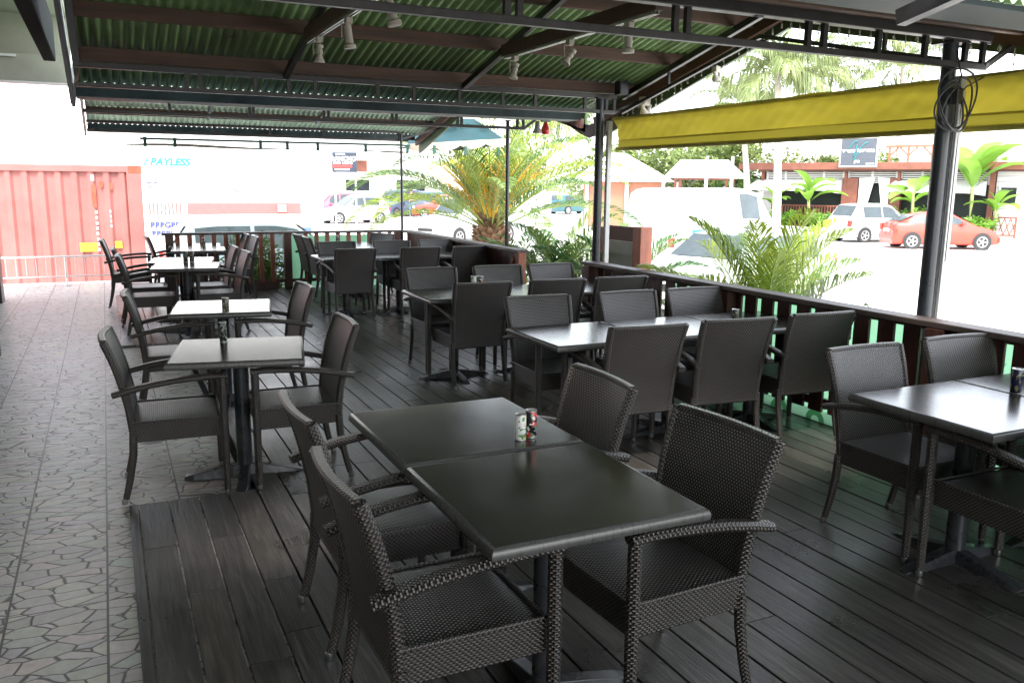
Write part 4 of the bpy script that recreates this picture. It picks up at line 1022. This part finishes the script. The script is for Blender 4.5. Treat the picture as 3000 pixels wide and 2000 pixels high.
car('white_compact_car', (12.3, 46.4, Z0), dirdeg((13.35, 45.71), (10.93, 45.24)), 'paint_white', 3.75, 1.62, 1.50, hatch(3.75, 1.50, 0.95), 'white compact car side-on at the left of the date palm', (-1.25, 0.55), 2.42)
car('pink_red_car', (12.0, 49.5, Z0), 188, 'paint_pink', 4.2, 1.7, 1.62, hatch(4.2, 1.62, 1.0), 'faded magenta car behind the white compact car', (-1.4, 0.6), 2.6)
car('dark_suv', (17.6, 55.0, Z0), 215, 'paint_darkblue', 4.3, 1.8, 1.75, hatch(4.3, 1.75, 1.05), 'dark blue car far off between palm fronds', (-1.5, 0.6), 2.6)
car('blue_van_car', (20.2, 57.5, Z0), 200, 'paint_blue', 4.2, 1.75, 1.6, hatch(4.2, 1.6, 1.0), 'small blue car far off right of the corner post', (-1.5, 0.6), 2.6)
car('red_far_car', (19.9, 52.5, Z0), 160, 'paint_red', 4.0, 1.7, 1.5, hatch(4.0, 1.5, 0.95), 'far red car beside the person in blue', (-1.4, 0.6), 2.5)
car('teal_pickup', (32.3, 57.3, Z0), -168+180, 'paint_teal', 4.4, 1.75, 1.45, hatch(4.4, 1.45, 0.95), 'teal car far off behind the date palm', (-1.5, 0.5), 2.6)
car('silver_suv', (2.95, 17.2, Z0), 0, 'paint_silver', 4.1, 1.72, 1.52, hatch(4.1, 1.52, 0.98), 'pale silver estate car with roof rails right behind the far balusters', (-1.55, 0.55), 2.55, rails=True)
car('white_sedan', (10.65, 12.6, Z0), dirdeg((14.63, 14.45), (8.07, 12.48)), 'paint_white', 4.5, 1.76, 1.46, hatch(4.5, 1.46, 0.90, 0.88), 'large white car close behind the railing and the bright green palm', (-1.55, 0.65), 2.65)
# delivery van
van = [(-2.7, 0.6, 1.3, 0.9), (-2.66, 2.05, 1.3, 0.94), (-2.4, 2.16, 1.3, 1.0), (0.6, 2.18, 1.3, 1.0), (1.15, 2.08, 1.25, 1.0), (1.85, 1.22, 1.12, 0.98), (2.45, 1.02, 1.05, 0.95), (2.66, 0.8, 0.9, 0.88), (2.7, 0.6, 0.8, 0.8)]
vt = car('white_van', (15.6, 19.7, Z0), dirdeg((12.2, 18.6), (18.69, 20.39)), 'paint_white', 5.4, 1.95, 2.18, van, 'big white van behind the middle black post', (0.15, 1.1), 3.2, cat='van', wr=0.34)
MB().box(-2.1, -0.9, -1.0, -0.978, 0.98, 1.10).build('teal_stripe', 'letter_teal', vt)
vt = car('white_pickup', (12.6, 30.6, Z0), 205, 'paint_white', 4.6, 1.75, 1.7, [(-2.3, 0.62, 0.9, 0.9), (-2.26, 0.95, 0.92, 0.95), (-0.6, 0.96, 0.95, 1.0), (-0.5, 1.66, 0.98, 1.0), (0.6, 1.68, 0.98, 1.0), (1.15, 1.05, 0.98, 1.0), (2.0, 0.95, 0.95, 0.95), (2.3, 0.6, 0.8, 0.85)], 'white pickup right of the far corner post', (-0.45, 0.7), 2.8)

# person far off
t = empty('person', (18.15, 53.83, Z0), R(200), 'person in a pale shirt and blue trousers standing in the far lot', 'person')
jn = [((0, 0, 0.92), .13), ((0, 0, 1.15), .14), ((0, 0, 1.38), .16), ((0, 0, 1.50), .06), ((0, 0.01, 1.60), .09), ((0, 0.01, 1.70), .09),
      ((0.18, 0, 1.40), .055), ((0.24, 0.03, 1.14), .042), ((0.22, 0.14, 0.92), .035), ((-0.18, 0, 1.40), .055), ((-0.24, 0.02, 1.14), .042), ((-0.20, 0.10, 0.90), .035),
      ((0.10, 0, 0.86), .095), ((0.11, 0.02, 0.48), .06), ((0.12, 0, 0.08), .045), ((0.12, 0.14, 0.03), .035), ((-0.10, 0, 0.86), .095), ((-0.11, 0.03, 0.48), .06), ((-0.12, -0.04, 0.08), .045), ((-0.12, 0.10, 0.03), .035)]
ed = [(0, 1), (1, 2), (2, 3), (3, 4), (4, 5), (2, 6), (6, 7), (7, 8), (2, 9), (9, 10), (10, 11), (0, 12), (12, 13), (13, 14), (14, 15), (0, 16), (16, 17), (17, 18), (18, 19)]
def skin(name, idx, mt, parent, infl=0.0):
    mp_ = {j: i for i, j in enumerate(idx)}
    me = bpy.data.meshes.new(name); me.from_pydata([jn[j][0] for j in idx], [(mp_[a], mp_[b_]) for a, b_ in ed if a in mp_ and b_ in mp_], [])
    o = bpy.data.objects.new(name, me); C.objects.link(o); o.parent = parent
    o.modifiers.new('skin', 'SKIN')
    for i, j in enumerate(idx): me.skin_vertices[0].data[i].radius = (jn[j][1]+infl,)*2
    me.skin_vertices[0].data[0].use_root = True
    o.modifiers.new('sub', 'SUBSURF').levels = 1; me.materials.append(MATS[mt]); return o
skin('body', list(range(20)), 'skin', t)
skin('shirt', [0, 1, 2, 6, 9], 'shirt_pale', t, 0.018)
skin('trousers', [0, 12, 13, 14, 16, 17, 18], 'denim', t, 0.014)
MB().lathe([(0.02, 1.80), (0.08, 1.77), (0.10, 1.70), (0.098, 1.64), (0.07, 1.62)], 12, None, Matrix.Translation((0, -0.015, 0))).build('hair', 'hair', t, smooth=True)

# ------------------------------------------------------------------ taverna building across the lot
TA = Vector((32.15, 37.64, Z0)); tang = R(-64.425)
t = empty('taverna_building', TA, tang, 'low restaurant across the lot with red-brown fascia, white louvres and awnings', 'building')
z = lambda v: v-Z0
MB().box(-0.26, 19, -0.5, 7, z(2.66), z(2.72)).box(-0.26, 19, -0.62, -0.5, z(2.50), z(2.86)).build('roof_fascia', 'taverna_red', t, bevel=0.02)
MB().box(0.8, 19, 0.4, 7, 0, z(2.64)).build('interior_shade', 'shade_fill', t)  # solid block, the unlit inside is put into its colour
MB().box(0.8, 19, -0.44, 0.38, z(2.42), z(2.64)).build('upper_beam', 'taverna_dark', t)
m_ = MB()
for (a, e) in ((1.12, 5.2), (5.45, 7.8), (8.0, 11.9)):
    for i in range(6): m_.box(a, e, 0.10, 0.14, z(1.86+0.095*i), z(1.86+0.095*i)+0.055)
    n_ = max(2, int((e-a)/0.85))
    for i in range(n_+1): m_.box(a+(e-a)*i/n_-0.05, a+(e-a)*i/n_+0.05, 0.08, 0.16, z(1.80), z(2.42))
m_.build('white_louvres', 'white_paint', t)
MB().box(5.20, 5.98, -0.05, 0.35, 0, z(2.10)).build('brick_pillar', 'taverna_red', t, bevel=0.01)
MB().box(7.52, 8.05, 0.0, 0.35, 0, z(2.10)).build('side_pillar', 'taverna_red', t, bevel=0.01)
for (a, w_) in ((5.30, 0.12), (7.88, 0.12), (11.95, 0.22), (0.85, 0.15), (18.6, 0.2)):
    MB().box(a, a+w_, -0.1, 0.07, 0 if a > 9 else z(1.8), z(2.44)).build('timber_post', 'taverna_red', t)
m_ = MB(); m_.box(1.6, 5.18, -0.3, -0.25, 0.2, 0.27); m_.box(1.6, 5.18, -0.3, -0.25, z(0.62), z(0.70))
xx = 1.6
while xx < 5.15: m_.box(xx, xx+0.07, -0.28, -0.26, 0.1, z(0.62)); xx += 0.15
m_.build('picket_fence', 'taverna_red', t)
MB().box(0.9, 1.6, 0.2, 0.39, 0, z(1.5)).build('white_siding', 'white_paint', t)
# awnings
for (a, e) in ((0.6, 5.15), (7.75, 11.8)):
    q = MB(); q.add([(a, 0.05, z(1.98)), (e, 0.05, z(1.98)), (e-0.5, -1.3, z(1.42)), (a-0.2, -1.3, z(1.42))], [(0, 1, 2, 3)]); q.add([(e, 0.05, z(1.98)), (e, 0.05, z(1.3)), (e-0.5, -1.3, z(1.42))], [(0, 1, 2)])
    o = q.build('white_awning', 'canvas_white', t); md = o.modifiers.new('s', 'SOLIDIFY'); md.thickness = 0.02
# curtained doorway
MB().add([(6.04, -0.02, z(2.10)), (6.80, -0.02, z(2.12)), (6.42, -0.06, z(0.3)), (6.05, -0.02, 0)], [(0, 1, 2, 3)]).add([(6.95, -0.02, z(2.12)), (7.50, -0.02, z(2.10)), (7.50, -0.02, 0), (7.28, -0.06, z(0.3))], [(0, 1, 2, 3)]).build('curtains', 'canvas_white', t)
MB().box(12.2, 18.6, 0.15, 0.39, 0, z(2.42)).build('white_siding', 'white_paint', t)
m_ = MB()
for i in range(11): m_.box(12.2, 18.6, 0.135, 0.149, z(-0.3+0.25*i), z(-0.3+0.25*i)+0.02)
m_.build('siding_joints', 'grey_plastic', t)
MB().box(12.42, 13.06, 0.10, 0.134, z(0.92), z(1.70)).build('dark_window', 'dark_glass', t)
MB().box(12.34, 13.14, 0.08, 0.099, z(0.84), z(0.92)).box(12.34, 13.14, 0.08, 0.099, z(1.70), z(1.78)).box(12.34, 12.42, 0.08, 0.099, z(0.92), z(1.70)).box(13.06, 13.14, 0.08, 0.099, z(0.92), z(1.70)).build('window_frame', 'white_paint', t)
m_ = MB()
for a, e in ((12.3, 13.3), (13.9, 15.6)):
    m_.box(a, e, -0.5, -0.45, 0.9, 0.98); m_.box(a, e, -0.5, -0.45, 0.1, 0.17); m_.box(a, a+0.08, -0.52, -0.44, 0, 1.0); m_.box(e-0.08, e, -0.52, -0.44, 0, 1.0)
    for i in range(4):
        s_ = (e-a)/4
        m_.beam((a+s_*i, -0.475, 0.15), (a+s_*(i+1), -0.475, 0.9), 0.03, 0.04); m_.beam((a+s_*(i+1), -0.475, 0.15), (a+s_*i, -0.475, 0.9), 0.03, 0.04)
m_.build('lattice_rail', 'taverna_red', t)
MB().box(7.9, 14.5, 3.5, 9, z(2.72), z(3.9)).build('upper_storey', 'building_white', t)
MB().box(13.6, 14.4, 3.3, 3.49, z(2.75), z(3.3)).build('yellow_panel', 'yellow_sticker', t)
# open timber gable on the roof
m_ = MB()
for a in (7.1, 8.0, 9.1): m_.beam((a, 1.0, z(2.72)), (a, 1.0, z(3.62)), 0.1, 0.1, (0, 1, 0)); 
m_.beam((6.9, 1.0, z(3.68)), (9.6, 1.0, z(3.68)), 0.12, 0.12)
m_.beam((7.1, 1.0, z(3.2)), (7.5, 1.0, z(3.62)), 0.06, 0.08); m_.beam((8.0, 1.0, z(3.2)), (7.6, 1.0, z(3.62)), 0.06, 0.08); m_.beam((8.0, 1.0, z(3.2)), (8.4, 1.0, z(3.62)), 0.06, 0.08); m_.beam((9.1, 1.0, z(3.2)), (8.7, 1.0, z(3.62)), 0.06, 0.08)
m_.build('roof_timber_frame', 'orange_wood', t)
# sign on the roof edge
t2 = empty('restaurant_sign', TA, tang, 'slate sign reading vesna taverna with a big teal V on the roof edge', 'sign')
MB().box(5.18, 7.02, -0.72, -0.64, z(2.62), z(4.06)).build('white_frame', 'white_paint', t2)
MB().box(5.25, 6.95, -0.735, -0.721, z(2.70), z(4.02)).build('board', 'sign_slate', t2)
text('vesna taverna', 'lettering', 0.285, 'letter_white', t2, Matrix.Translation((6.10, -0.742, z(3.44))) @ RX, 0.006, bold=0.008)
vp_ = [(5.62, 3.46), (5.68, 3.62), (5.80, 3.80), (5.92, 3.90), (6.02, 3.88), (6.04, 3.76), (5.98, 3.52), (5.90, 3.22), (5.86, 2.98), (5.90, 2.98), (6.00, 3.15), (6.12, 3.40), (6.24, 3.62), (6.40, 3.78), (6.54, 3.84)]
MB().tube([(a, -0.756, z(b_)) for a, b_ in vp_], 0.022, 6).build('teal_swirl', 'letter_teal', t2, smooth=True)
MB().tube([(5.95, -0.745, z(2.78)), (5.93, -0.745, z(2.90)), (6.02, -0.745, z(2.96)), (6.06, -0.745, z(2.88)), (5.98, -0.745, z(2.86))], 0.018, 5).tube([(6.10, -0.745, z(2.84)), (6.12, -0.745, z(2.95)), (6.19, -0.745, z(2.94)), (6.16, -0.745, z(2.84))], 0.018, 5).build('white_emblem', 'letter_white', t2)
MB().box(6.50, 6.90, -0.742, -0.736, z(2.76), z(2.81)).build('small_line', 'letter_white', t2)

# orange fence building and small hut
t = empty('orange_shed', (25.2, 38.6, Z0), R(-35), 'shed with orange board wall and white hipped roof', 'shed')
MB().box(-2.5, 1.7, 0, 2.5, 0, 2.4).build('board_wall', 'orange_wood', t)
MB().add([(-3.2, -0.5, 2.4), (2.3, -0.5, 2.4), (2.3, 3.2, 2.4), (-3.2, 3.2, 2.4), (-1.2, 1.3, 3.9), (-0.4, 1.3, 3.9)], [(0, 1, 5, 4), (1, 2, 5), (2, 3, 4, 5), (3, 0, 4), (3, 2, 1, 0)]).build('roof', 'building_white', t)
for xx in (-2.4, -0.3, 1.6, 2.3): MB().box(xx, xx+0.18, -0.2, -0.02, 0, 2.4).build('white_column', 'white_paint', t)
t = empty('gazebo', (27.0, 34.6, Z0), R(-28), 'small open gazebo with white roof and red-brown gable', 'gazebo')
for xx, yy in ((-1.3, 0), (0, 0), (1.3, 0), (-1.3, 1.6), (1.3, 1.6)): MB().box(xx-0.06, xx+0.06, yy-0.06, yy+0.06, 0, 2.6).build('gazebo_post', 'taverna_red', t)
MB().box(-1.4, 1.4, -0.05, 0.05, 2.5, 2.62).build('beam', 'taverna_red', t)
MB().add([(-1.9, -0.5, 2.60), (1.9, -0.5, 2.60), (1.2, 0.8, 3.5), (-1.2, 0.8, 3.5), (1.9, 2.1, 2.6), (-1.9, 2.1, 2.6)], [(0, 1, 2, 3), (3, 2, 4, 5)]).build('roof', 'building_white', t)
MB().add([(1.7, -0.3, 2.62), (1.7, 1.9, 2.62), (1.3, 0.8, 3.42)], [(0, 1, 2)]).build('gable_end', 'taverna_red', t)
for (x, y, lab) in ((25.9, 33.2, 'thin white pole left of the gazebo'), (27.0, 32.7, 'thin white pole in front of the gazebo')):
    t = empty('white_pole', (x, y, Z0), 0, lab, 'pole', 'thin white poles across the lot')
    MB().lathe([(0.09, 0), (0.07, 3.6)], 10).build('shaft', 'white_paint', t); MB().lathe([(0.15, 0), (0.15, 0.1)], 10).build('footing', 'concrete_floor', t)
t = empty('low_wall', (31.0, 34.4, Z0), tang, 'low pale kerb wall in front of the banana plants', 'wall')
MB().box(-1, 6, -0.8, -0.6, 0, 0.25).build('blocks', 'concrete_floor', t, bevel=0.02)
MB().box(-1, 6, -0.82, -0.58, 0.251, 0.28).build('coping', 'building_white', t)

# ------------------------------------------------------------------ vegetation
def frond_mesh(m_, base, az, elev, Ln, droop, nl, ll, lw, stem=0.012, fold=35, ld=0.35, start=0.18, rn=rnd, stemmt=None, leafmt=None, tipcurl=1.0):
    d_ = Vector((math.cos(az), math.sin(az), 0)); P_ = []
    n = 14; p_ = Vector(base); e_ = elev; step = Ln/n
    for i in range(n+1):
        P_.append(p_.copy()); p_ = p_ + (d_*math.cos(e_)+Vector((0, 0, math.sin(e_))))*step; e_ -= droop/n*(0.4+1.2*i/n)
    m_.tube(P_, stem, 5, stemmt, scales=[1-0.8*i/n for i in range(n+1)])
    side = Vector((-d_.y, d_.x, 0))
    for i in range(nl):
        u_ = start+(1-start)*(i+rn.uniform(-.3, .3))/nl; u_ = min(max(u_, 0), 0.995)
        f_ = u_*n; k = int(f_); q = P_[k].lerp(P_[min(k+1, n)], f_-k); tg = (P_[min(k+1, n)]-P_[max(k-1, 0)]).normalized()
        nrm = side.cross(tg)
        l_ = ll*(math.sin(math.pi*min(1, 0.15+0.85*(u_-start)/(1-start)*0.95+0.05))**0.6)*rn.uniform(0.85, 1.1)+0.05*ll
        for sg in (1, -1):
            a_ = R(rn.uniform(38, 58)-18*u_)
            dr = (tg*math.cos(a_)+side*sg*math.sin(a_)+nrm*(-1 if nrm.z < 0 else 1)*math.sin(R(fold))*0.6).normalized()
            mid = q+dr*l_*0.55; tip = q+dr*l_+Vector((0, 0, -ld*l_*rn.uniform(.6, 1.3)))
            wv = tg.cross(dr).cross(dr).normalized()*lw*0.5
            m_.add([q-wv*0.5, q+wv*0.5, mid+wv, mid-wv, tip], [(0, 1, 2, 3), (3, 2, 4)], None, leafmt)
# date palm
t = empty('date_palm', (7.32, 16.5, -1.12), 0, 'large date palm with orange fruit stalks behind the thin post', 'palm')
prof = [(0.20, 0), (0.19, 0.5), (0.20, 0.8), (0.24, 1.0), (0.27, 1.18), (0.24, 1.38), (0.13, 1.58)]
tr = MB().lathe(prof, 14).build('trunk', 'date_trunk', t)
m_ = MB()
for i in range(150):
    a_ = i*2.399; z_ = 0.45+1.15*i/150; rr = 0.20+0.05*math.sin((z_-0.4)*2.3)-(0.08 if z_ > 1.4 else 0); w_ = 0.05
    d_ = Vector((math.cos(a_), math.sin(a_), 0)); s_ = Vector((-d_.y, d_.x, 0)); p_ = d_*rr*0.85+Vector((0, 0, z_))
    m_.add([p_-s_*w_, p_+s_*w_, p_+s_*w_*0.6+d_*0.13+Vector((0, 0, 0.13)), p_-s_*w_*0.6+d_*0.13+Vector((0, 0, 0.13)), p_+d_*0.05+Vector((0, 0, 0.15))], [(0, 1, 2, 3), (0, 3, 4), (1, 4, 2), (2, 4, 3)])
m_.build('cut_frond_stubs', 'date_trunk', t)
rf = random.Random(11)
for i in range(44):
    az = i*2.399+rf.uniform(-.2, .2); ring = i/44
    el = R(26+56*ring+rf.uniform(-6, 6)); m_ = MB()
    frond_mesh(m_, (0.10*math.cos(az), 0.10*math.sin(az), 1.42+0.15*ring), az, el, rf.uniform(2.3, 2.9), R(70+34*rf.random()), 52, 0.38, 0.022, 0.014, 30, 0.25, 0.20, rf, 'fern_stem', 'palm_leaf_yellow' if rf.random() < 0.3 else ('palm_leaf_dark' if rf.random() < 0.3 else 'palm_leaf'))
    m_.build('frond', None, t)
for i in range(8):
    m_ = MB(); az = i*2.1+rf.uniform(-.3, .3)
    for j in range(34):
        el = R(rf.uniform(58, 88)); a2 = az+rf.uniform(-.35, .35); Ln = rf.uniform(0.7, 1.45)
        pts = []; p_ = Vector((0.08*math.cos(az), 0.08*math.sin(az), 1.42)); e_ = el
        for k in range(6): pts.append(p_.copy()); p_ = p_+Vector((math.cos(a2)*math.cos(e_), math.sin(a2)*math.cos(e_), math.sin(e_)))*Ln/5; e_ -= 0.14
        m_.tube(pts, 0.006, 4)
        for q in pts[2:]:
            for s5 in range(2): m_.lathe([(0.002, -.012), (0.013, 0), (0.002, .012)], 5, None, Matrix.Translation(q+Vector((rf.uniform(-.03, .03), rf.uniform(-.03, .03), rf.uniform(-.03, .03)))))
    m_.build('fruit_stalk', 'fruit_orange', t)
t.scale = (1.26,)*3
# nearer feather palms
def small_palm(loc, label, nf, Ln, el0, el1, leaf, ll=0.30, seed=3, lw=0.022, nl=34, droop=75, trunk=0.25, grp='small feather palms outside the railing'):
    r_ = random.Random(seed); t = empty('feather_palm', loc, 0, label, 'palm', grp)
    MB().lathe([(0.05, 0), (0.045, trunk*0.7), (0.03, trunk+0.1)], 10).build('trunk', 'fern_stem', t)
    for i in range(nf):
        az = i*2.399+r_.uniform(-.25, .25); el = R(el0+(el1-el0)*i/nf+r_.uniform(-6, 6)); m_ = MB()
        frond_mesh(m_, (0.03*math.cos(az), 0.03*math.sin(az), trunk), az, el, Ln*r_.uniform(.8, 1.1), R(droop*r_.uniform(.8, 1.2)), nl, ll, lw, 0.009, 25, 0.3, 0.25, r_, 'fern_stem', leaf[i % len(leaf)])
        m_.build('frond', None, t)
    return t
small_palm((5.30, 5.88, -0.25), 'bright yellow-green feather palm just outside the railing, right of the middle post', 16, 1.40, 54, 90, ['palm_leaf_yellow', 'palm_leaf_yellow', 'palm_leaf'], 0.38, 6, 0.015, 50, 55, 0.42)
small_palm((5.15, 6.55, -0.2), 'smaller low palm left of the bright yellow-green one', 12, 0.95, 40, 85, ['palm_leaf_dark', 'palm_leaf'], 0.22, 8, 0.016, 30, 75, 0.25)
small_palm((5.25, 9.6, -0.45), 'dense dark green areca palm between the two railing ends', 22, 1.50, 55, 90, ['palm_leaf', 'palm_leaf', 'palm_leaf_dark'], 0.30, 12, 0.022, 38, 75, 0.45)
small_palm((5.55, 8.75, -0.45), 'leafy areca palm close beside the middle black post', 18, 1.35, 50, 88, ['palm_leaf', 'palm_leaf_dark'], 0.30, 14, 0.022, 38, 75, 0.45)
small_palm((5.1, 10.4, -0.45), 'low spreading palm at the foot of the date palm', 14, 0.95, 30, 85, ['palm_leaf', 'palm_leaf_dark'], 0.22, 15, 0.017, 30, 60, 0.75)
# narrow leaved plants behind the balusters
def clump(loc, label, n, h, spread, seed, leaf='bush_leaf', L_=0.16, w_=0.018, cat='shrub', name='leafy_shrub', grp=None):
    r_ = random.Random(seed); t = empty(name, loc, 0, label, cat, grp)
    st = MB(); lf = MB()
    for i in range(n):
        a_ = r_.uniform(0, 6.28); q = Vector((math.cos(a_)*spread*r_.random()*0.5, math.sin(a_)*spread*0.5*r_.random(), 0)); top = q+Vector((math.cos(a_)*spread*r_.random(), math.sin(a_)*spread*r_.random(), h*r_.uniform(.6, 1.05)))
        mid = q.lerp(top, 0.5)+Vector((r_.uniform(-.05, .05), r_.uniform(-.05, .05), 0.04)); st.tube([q, mid, top], 0.004+0.002*h, 4)
        for j in range(26):
            u_ = r_.uniform(0.2, 1); pp = q.lerp(mid, u_*2) if u_ < .5 else mid.lerp(top, u_*2-1)
            a2 = r_.uniform(0, 6.28); e2 = r_.uniform(-.4, 1.0); dr = Vector((math.cos(a2)*math.cos(e2), math.sin(a2)*math.cos(e2), math.sin(e2)))
            wv = dr.cross(Vector((r_.uniform(-1, 1), r_.uniform(-1, 1), 1))).normalized()*w_
            l_ = L_*r_.uniform(.6, 1.2); m1 = pp+dr*l_*0.5; tp = pp+dr*l_+Vector((0, 0, -0.2*l_))
            lf.add([pp, m1+wv, tp, m1-wv], [(0, 1, 2, 3)])
    st.build('stems', 'fern_stem', t); lf.build('foliage', leaf, t)
clump((2.05, 13.75, -0.4), 'narrow-leaved shrub seen between the balusters, left', 22, 1.25, 0.28, 21, grp='shrubs behind the balusters')
clump((2.30, 13.85, -0.4), 'narrow-leaved shrub seen between the balusters, beside the thick post', 22, 1.2, 0.28, 22, grp='shrubs behind the balusters')
clump((1.78, 13.8, -0.4), 'narrow-leaved shrub at the left end of the planted gap', 12, 1.3, 0.2, 23, grp='shrubs behind the balusters')
clump((5.3, 4.75, -0.3), 'small round-leaved bush at the right foot of the yellow-green palm', 14, 1.1, 0.3, 24, 'bush_leaf', 0.06, 0.018)
# banana plants
def banana(loc, h, leaves, label, seed):
    r_ = random.Random(seed); t = empty('banana_plant', loc, 0, label, 'banana plant', 'banana plants before the taverna')
    MB().tube([(0, 0, 0), (0.03, 0, h*0.4), (-0.02, 0.02, h*0.75)], 0.11, 10, scales=[1, .75, .5]).build('stem', 'banana_stem', t, smooth=True)
    for i in range(leaves):
        az = i*2.4+r_.uniform(-.5, .5); el = R(r_.uniform(38, 88)); Ln = r_.uniform(1.1, 2.0)*h/2.6; n = 10; p_ = Vector((0, 0, h*r_.uniform(0.5, 0.74))); e_ = el; P_ = []
        for k in range(n+1): P_.append(p_.copy()); p_ = p_+Vector((math.cos(az)*math.cos(e_), math.sin(az)*math.cos(e_), math.sin(e_)))*Ln/n; e_ -= r_.uniform(.03, .22)
        sd_ = Vector((-math.sin(az), math.cos(az), 0)); vs = []; fs = []
        for k in range(n+1):
            u_ = k/n; w_ = 0.34*h/2.6*math.sin(math.pi*min(1, max(0.02, (u_-0.12)/0.9)))**0.6 if u_ > .12 else 0.02
            vs += [P_[k]+sd_*w_+Vector((0, 0, w_*.35)), P_[k], P_[k]-sd_*w_+Vector((0, 0, w_*.35))]
        for k in range(n): fs += [(k*3, k*3+1, k*3+4, k*3+3), (k*3+1, k*3+2, k*3+5, k*3+4)]
        MB().add(vs, fs).build('leaf', 'banana_leaf', t, smooth=True)
banana((32.3, 33.07, Z0), 2.7, 8, 'banana plant before the picket fence left of the brick pillar', 31)
banana((31.7, 34.9, Z0), 1.9, 6, 'short banana plant behind the white van', 32)
banana((36.07, 26.8, Z0), 4.0, 9, 'tall banana plant right of the coiled-cable post', 33)
banana((34.8, 28.9, Z0), 2.6, 7, 'lower banana plant behind the red car roof', 34)
banana((36.6, 25.9, Z0), 2.0, 7, 'small banana plant beside the lattice rail', 35)
for i, (x, y, lab) in enumerate(((31.6, 34.2, 'low green hedge plants along the picket fence, left part'), (32.5, 32.2, 'low green hedge plants along the picket fence, right part'), (35.2, 29.3, 'leafy bush left of the black post before the second awning'), (35.7, 26.3, 'leafy bush at the front of the red car'))):
    clump((x, y, Z0), lab, 40, 0.9+0.4*(i == 2), 0.9, 40+i, 'banana_leaf', 0.35, 0.05, grp='bushes before the taverna')
# coconut palms
def coco(loc, h, label, seed, lean=(0, 0), nf=20, Ln=3.2):
    r_ = random.Random(seed); t = empty('coconut_palm', loc, 0, label, 'palm tree', 'tall coconut palms behind the lot')
    n = 8; pts = [Vector((lean[0]*(i/n)**1.6, lean[1]*(i/n)**1.6, h*i/n)) for i in range(n+1)]
    MB().tube(pts, 0.17, 10, scales=[1.2-0.55*i/n for i in range(n+1)]).build('trunk', 'bark_grey', t, smooth=True)
    m_ = MB()
    for i in range(nf):
        az = i*2.399+r_.uniform(-.2, .2); el = R(-5+75*i/nf+r_.uniform(-8, 8))
        frond_mesh(m_, pts[-1], az, el, Ln*r_.uniform(.8, 1.1), R(80), 44, 0.95, 0.055, 0.035, 5, 0.75, 0.15, r_, 'fern_stem', 'coco_leaf')
    m_.build('crown', None, t)
coco((26.0, 28.4, Z0), 6.9, 'coconut palm whose pale trunk stands before the taverna roof', 51, (-0.3, 0.2), 22, 3.0)
coco((30.5, 35.5, Z0), 6.3, 'coconut palm left of centre above the yellow awning', 52, (-0.6, 0.3), 18, 2.8)
coco((38.5, 39.0, Z0), 8.6, 'coconut palm over the taverna, middle crown', 53, (0.2, 0.2), 22, 3.8)
coco((42.5, 36.5, Z0), 9.2, 'coconut palm over the taverna, right crown', 54, (0, 0.4), 20, 3.8)
coco((21.0, 40.0, Z0), 5.4, 'coconut palm behind the date palm and middle post', 55, (0.2, 0.2), 18, 3.0)
# leafy background trees
def tree(loc, h, rx, rz, n, label, seed, leaf='tree_leaf', ls=0.32):
    r_ = random.Random(seed); t = empty('leafy_tree', loc, 0, label, 'tree', 'leafy trees behind the lot')
    tr = MB(); tr.tube([(0, 0, 0), (0.1, 0, h*0.3), (0, 0.1, h*0.6)], 0.22, 8, scales=[1.2, .9, .5])
    for i in range(5):
        a_ = i*1.26; tr.tube([(0.05, 0, h*0.35), (math.cos(a_)*rx*.4, math.sin(a_)*rx*.4, h*0.6), (math.cos(a_)*rx*.7, math.sin(a_)*rx*.7, h*0.75)], 0.08, 6, scales=[1, .7, .3])
    tr.build('trunk', 'bark_grey', t)
    bl = [(Vector((r_.uniform(-.75, .75)*rx, r_.uniform(-.75, .75)*rx, h*0.62+r_.uniform(-.6, .6)*rz)), r_.uniform(.28, .5)*rx) for _ in range(16)]
    lf = MB()
    for i in range(n):
        c_, rr = r_.choice(bl); d_ = Vector((r_.gauss(0, 1), r_.gauss(0, 1), r_.gauss(0, 1))).normalized()*rr*r_.random()**0.4; d_.z *= 0.75
        p_ = c_+d_; u_ = Vector((r_.gauss(0, 1), r_.gauss(0, 1), r_.gauss(0, .6))).normalized(); w_ = u_.cross(Vector((r_.gauss(0, 1), r_.gauss(0, 1), r_.gauss(0, 1)))).normalized()
        s_ = ls*r_.uniform(.5, 1.2); lf.add([p_-u_*s_*.5, p_+w_*s_*.3, p_+u_*s_*.5, p_-w_*s_*.3], [(0, 1, 2, 3)])
    lf.build('crown', leaf, t)
tree((27.5, 44.5, Z0), 5.2, 3.2, 2.0, 4200, 'broad green tree behind the orange shed', 61)
tree((31.5, 42.5, Z0), 5.0, 3.2, 2.0, 4200, 'green tree behind the gazebo', 62)
tree((35.0, 42.0, Z0), 5.4, 3.0, 2.0, 4200, 'green tree left of the slate sign', 63)
tree((40.0, 38.0, Z0), 4.8, 2.6, 1.6, 3000, 'green tree behind the taverna roof', 64)
tree((50.0, 31.5, Z0), 5.4, 2.8, 2.0, 3000, 'yellow-green tree at the far right behind the white upper storey', 65)
tree((24.0, 52.0, Z0), 6.0, 3.4, 2.2, 3500, 'pale tree behind the date palm', 66)
tree((33.0, 39.0, Z0), 2.6, 1.6, 1.3, 2200, 'low dark green tree between the gazebo and the taverna', 67, 'bush_leaf', 0.25)
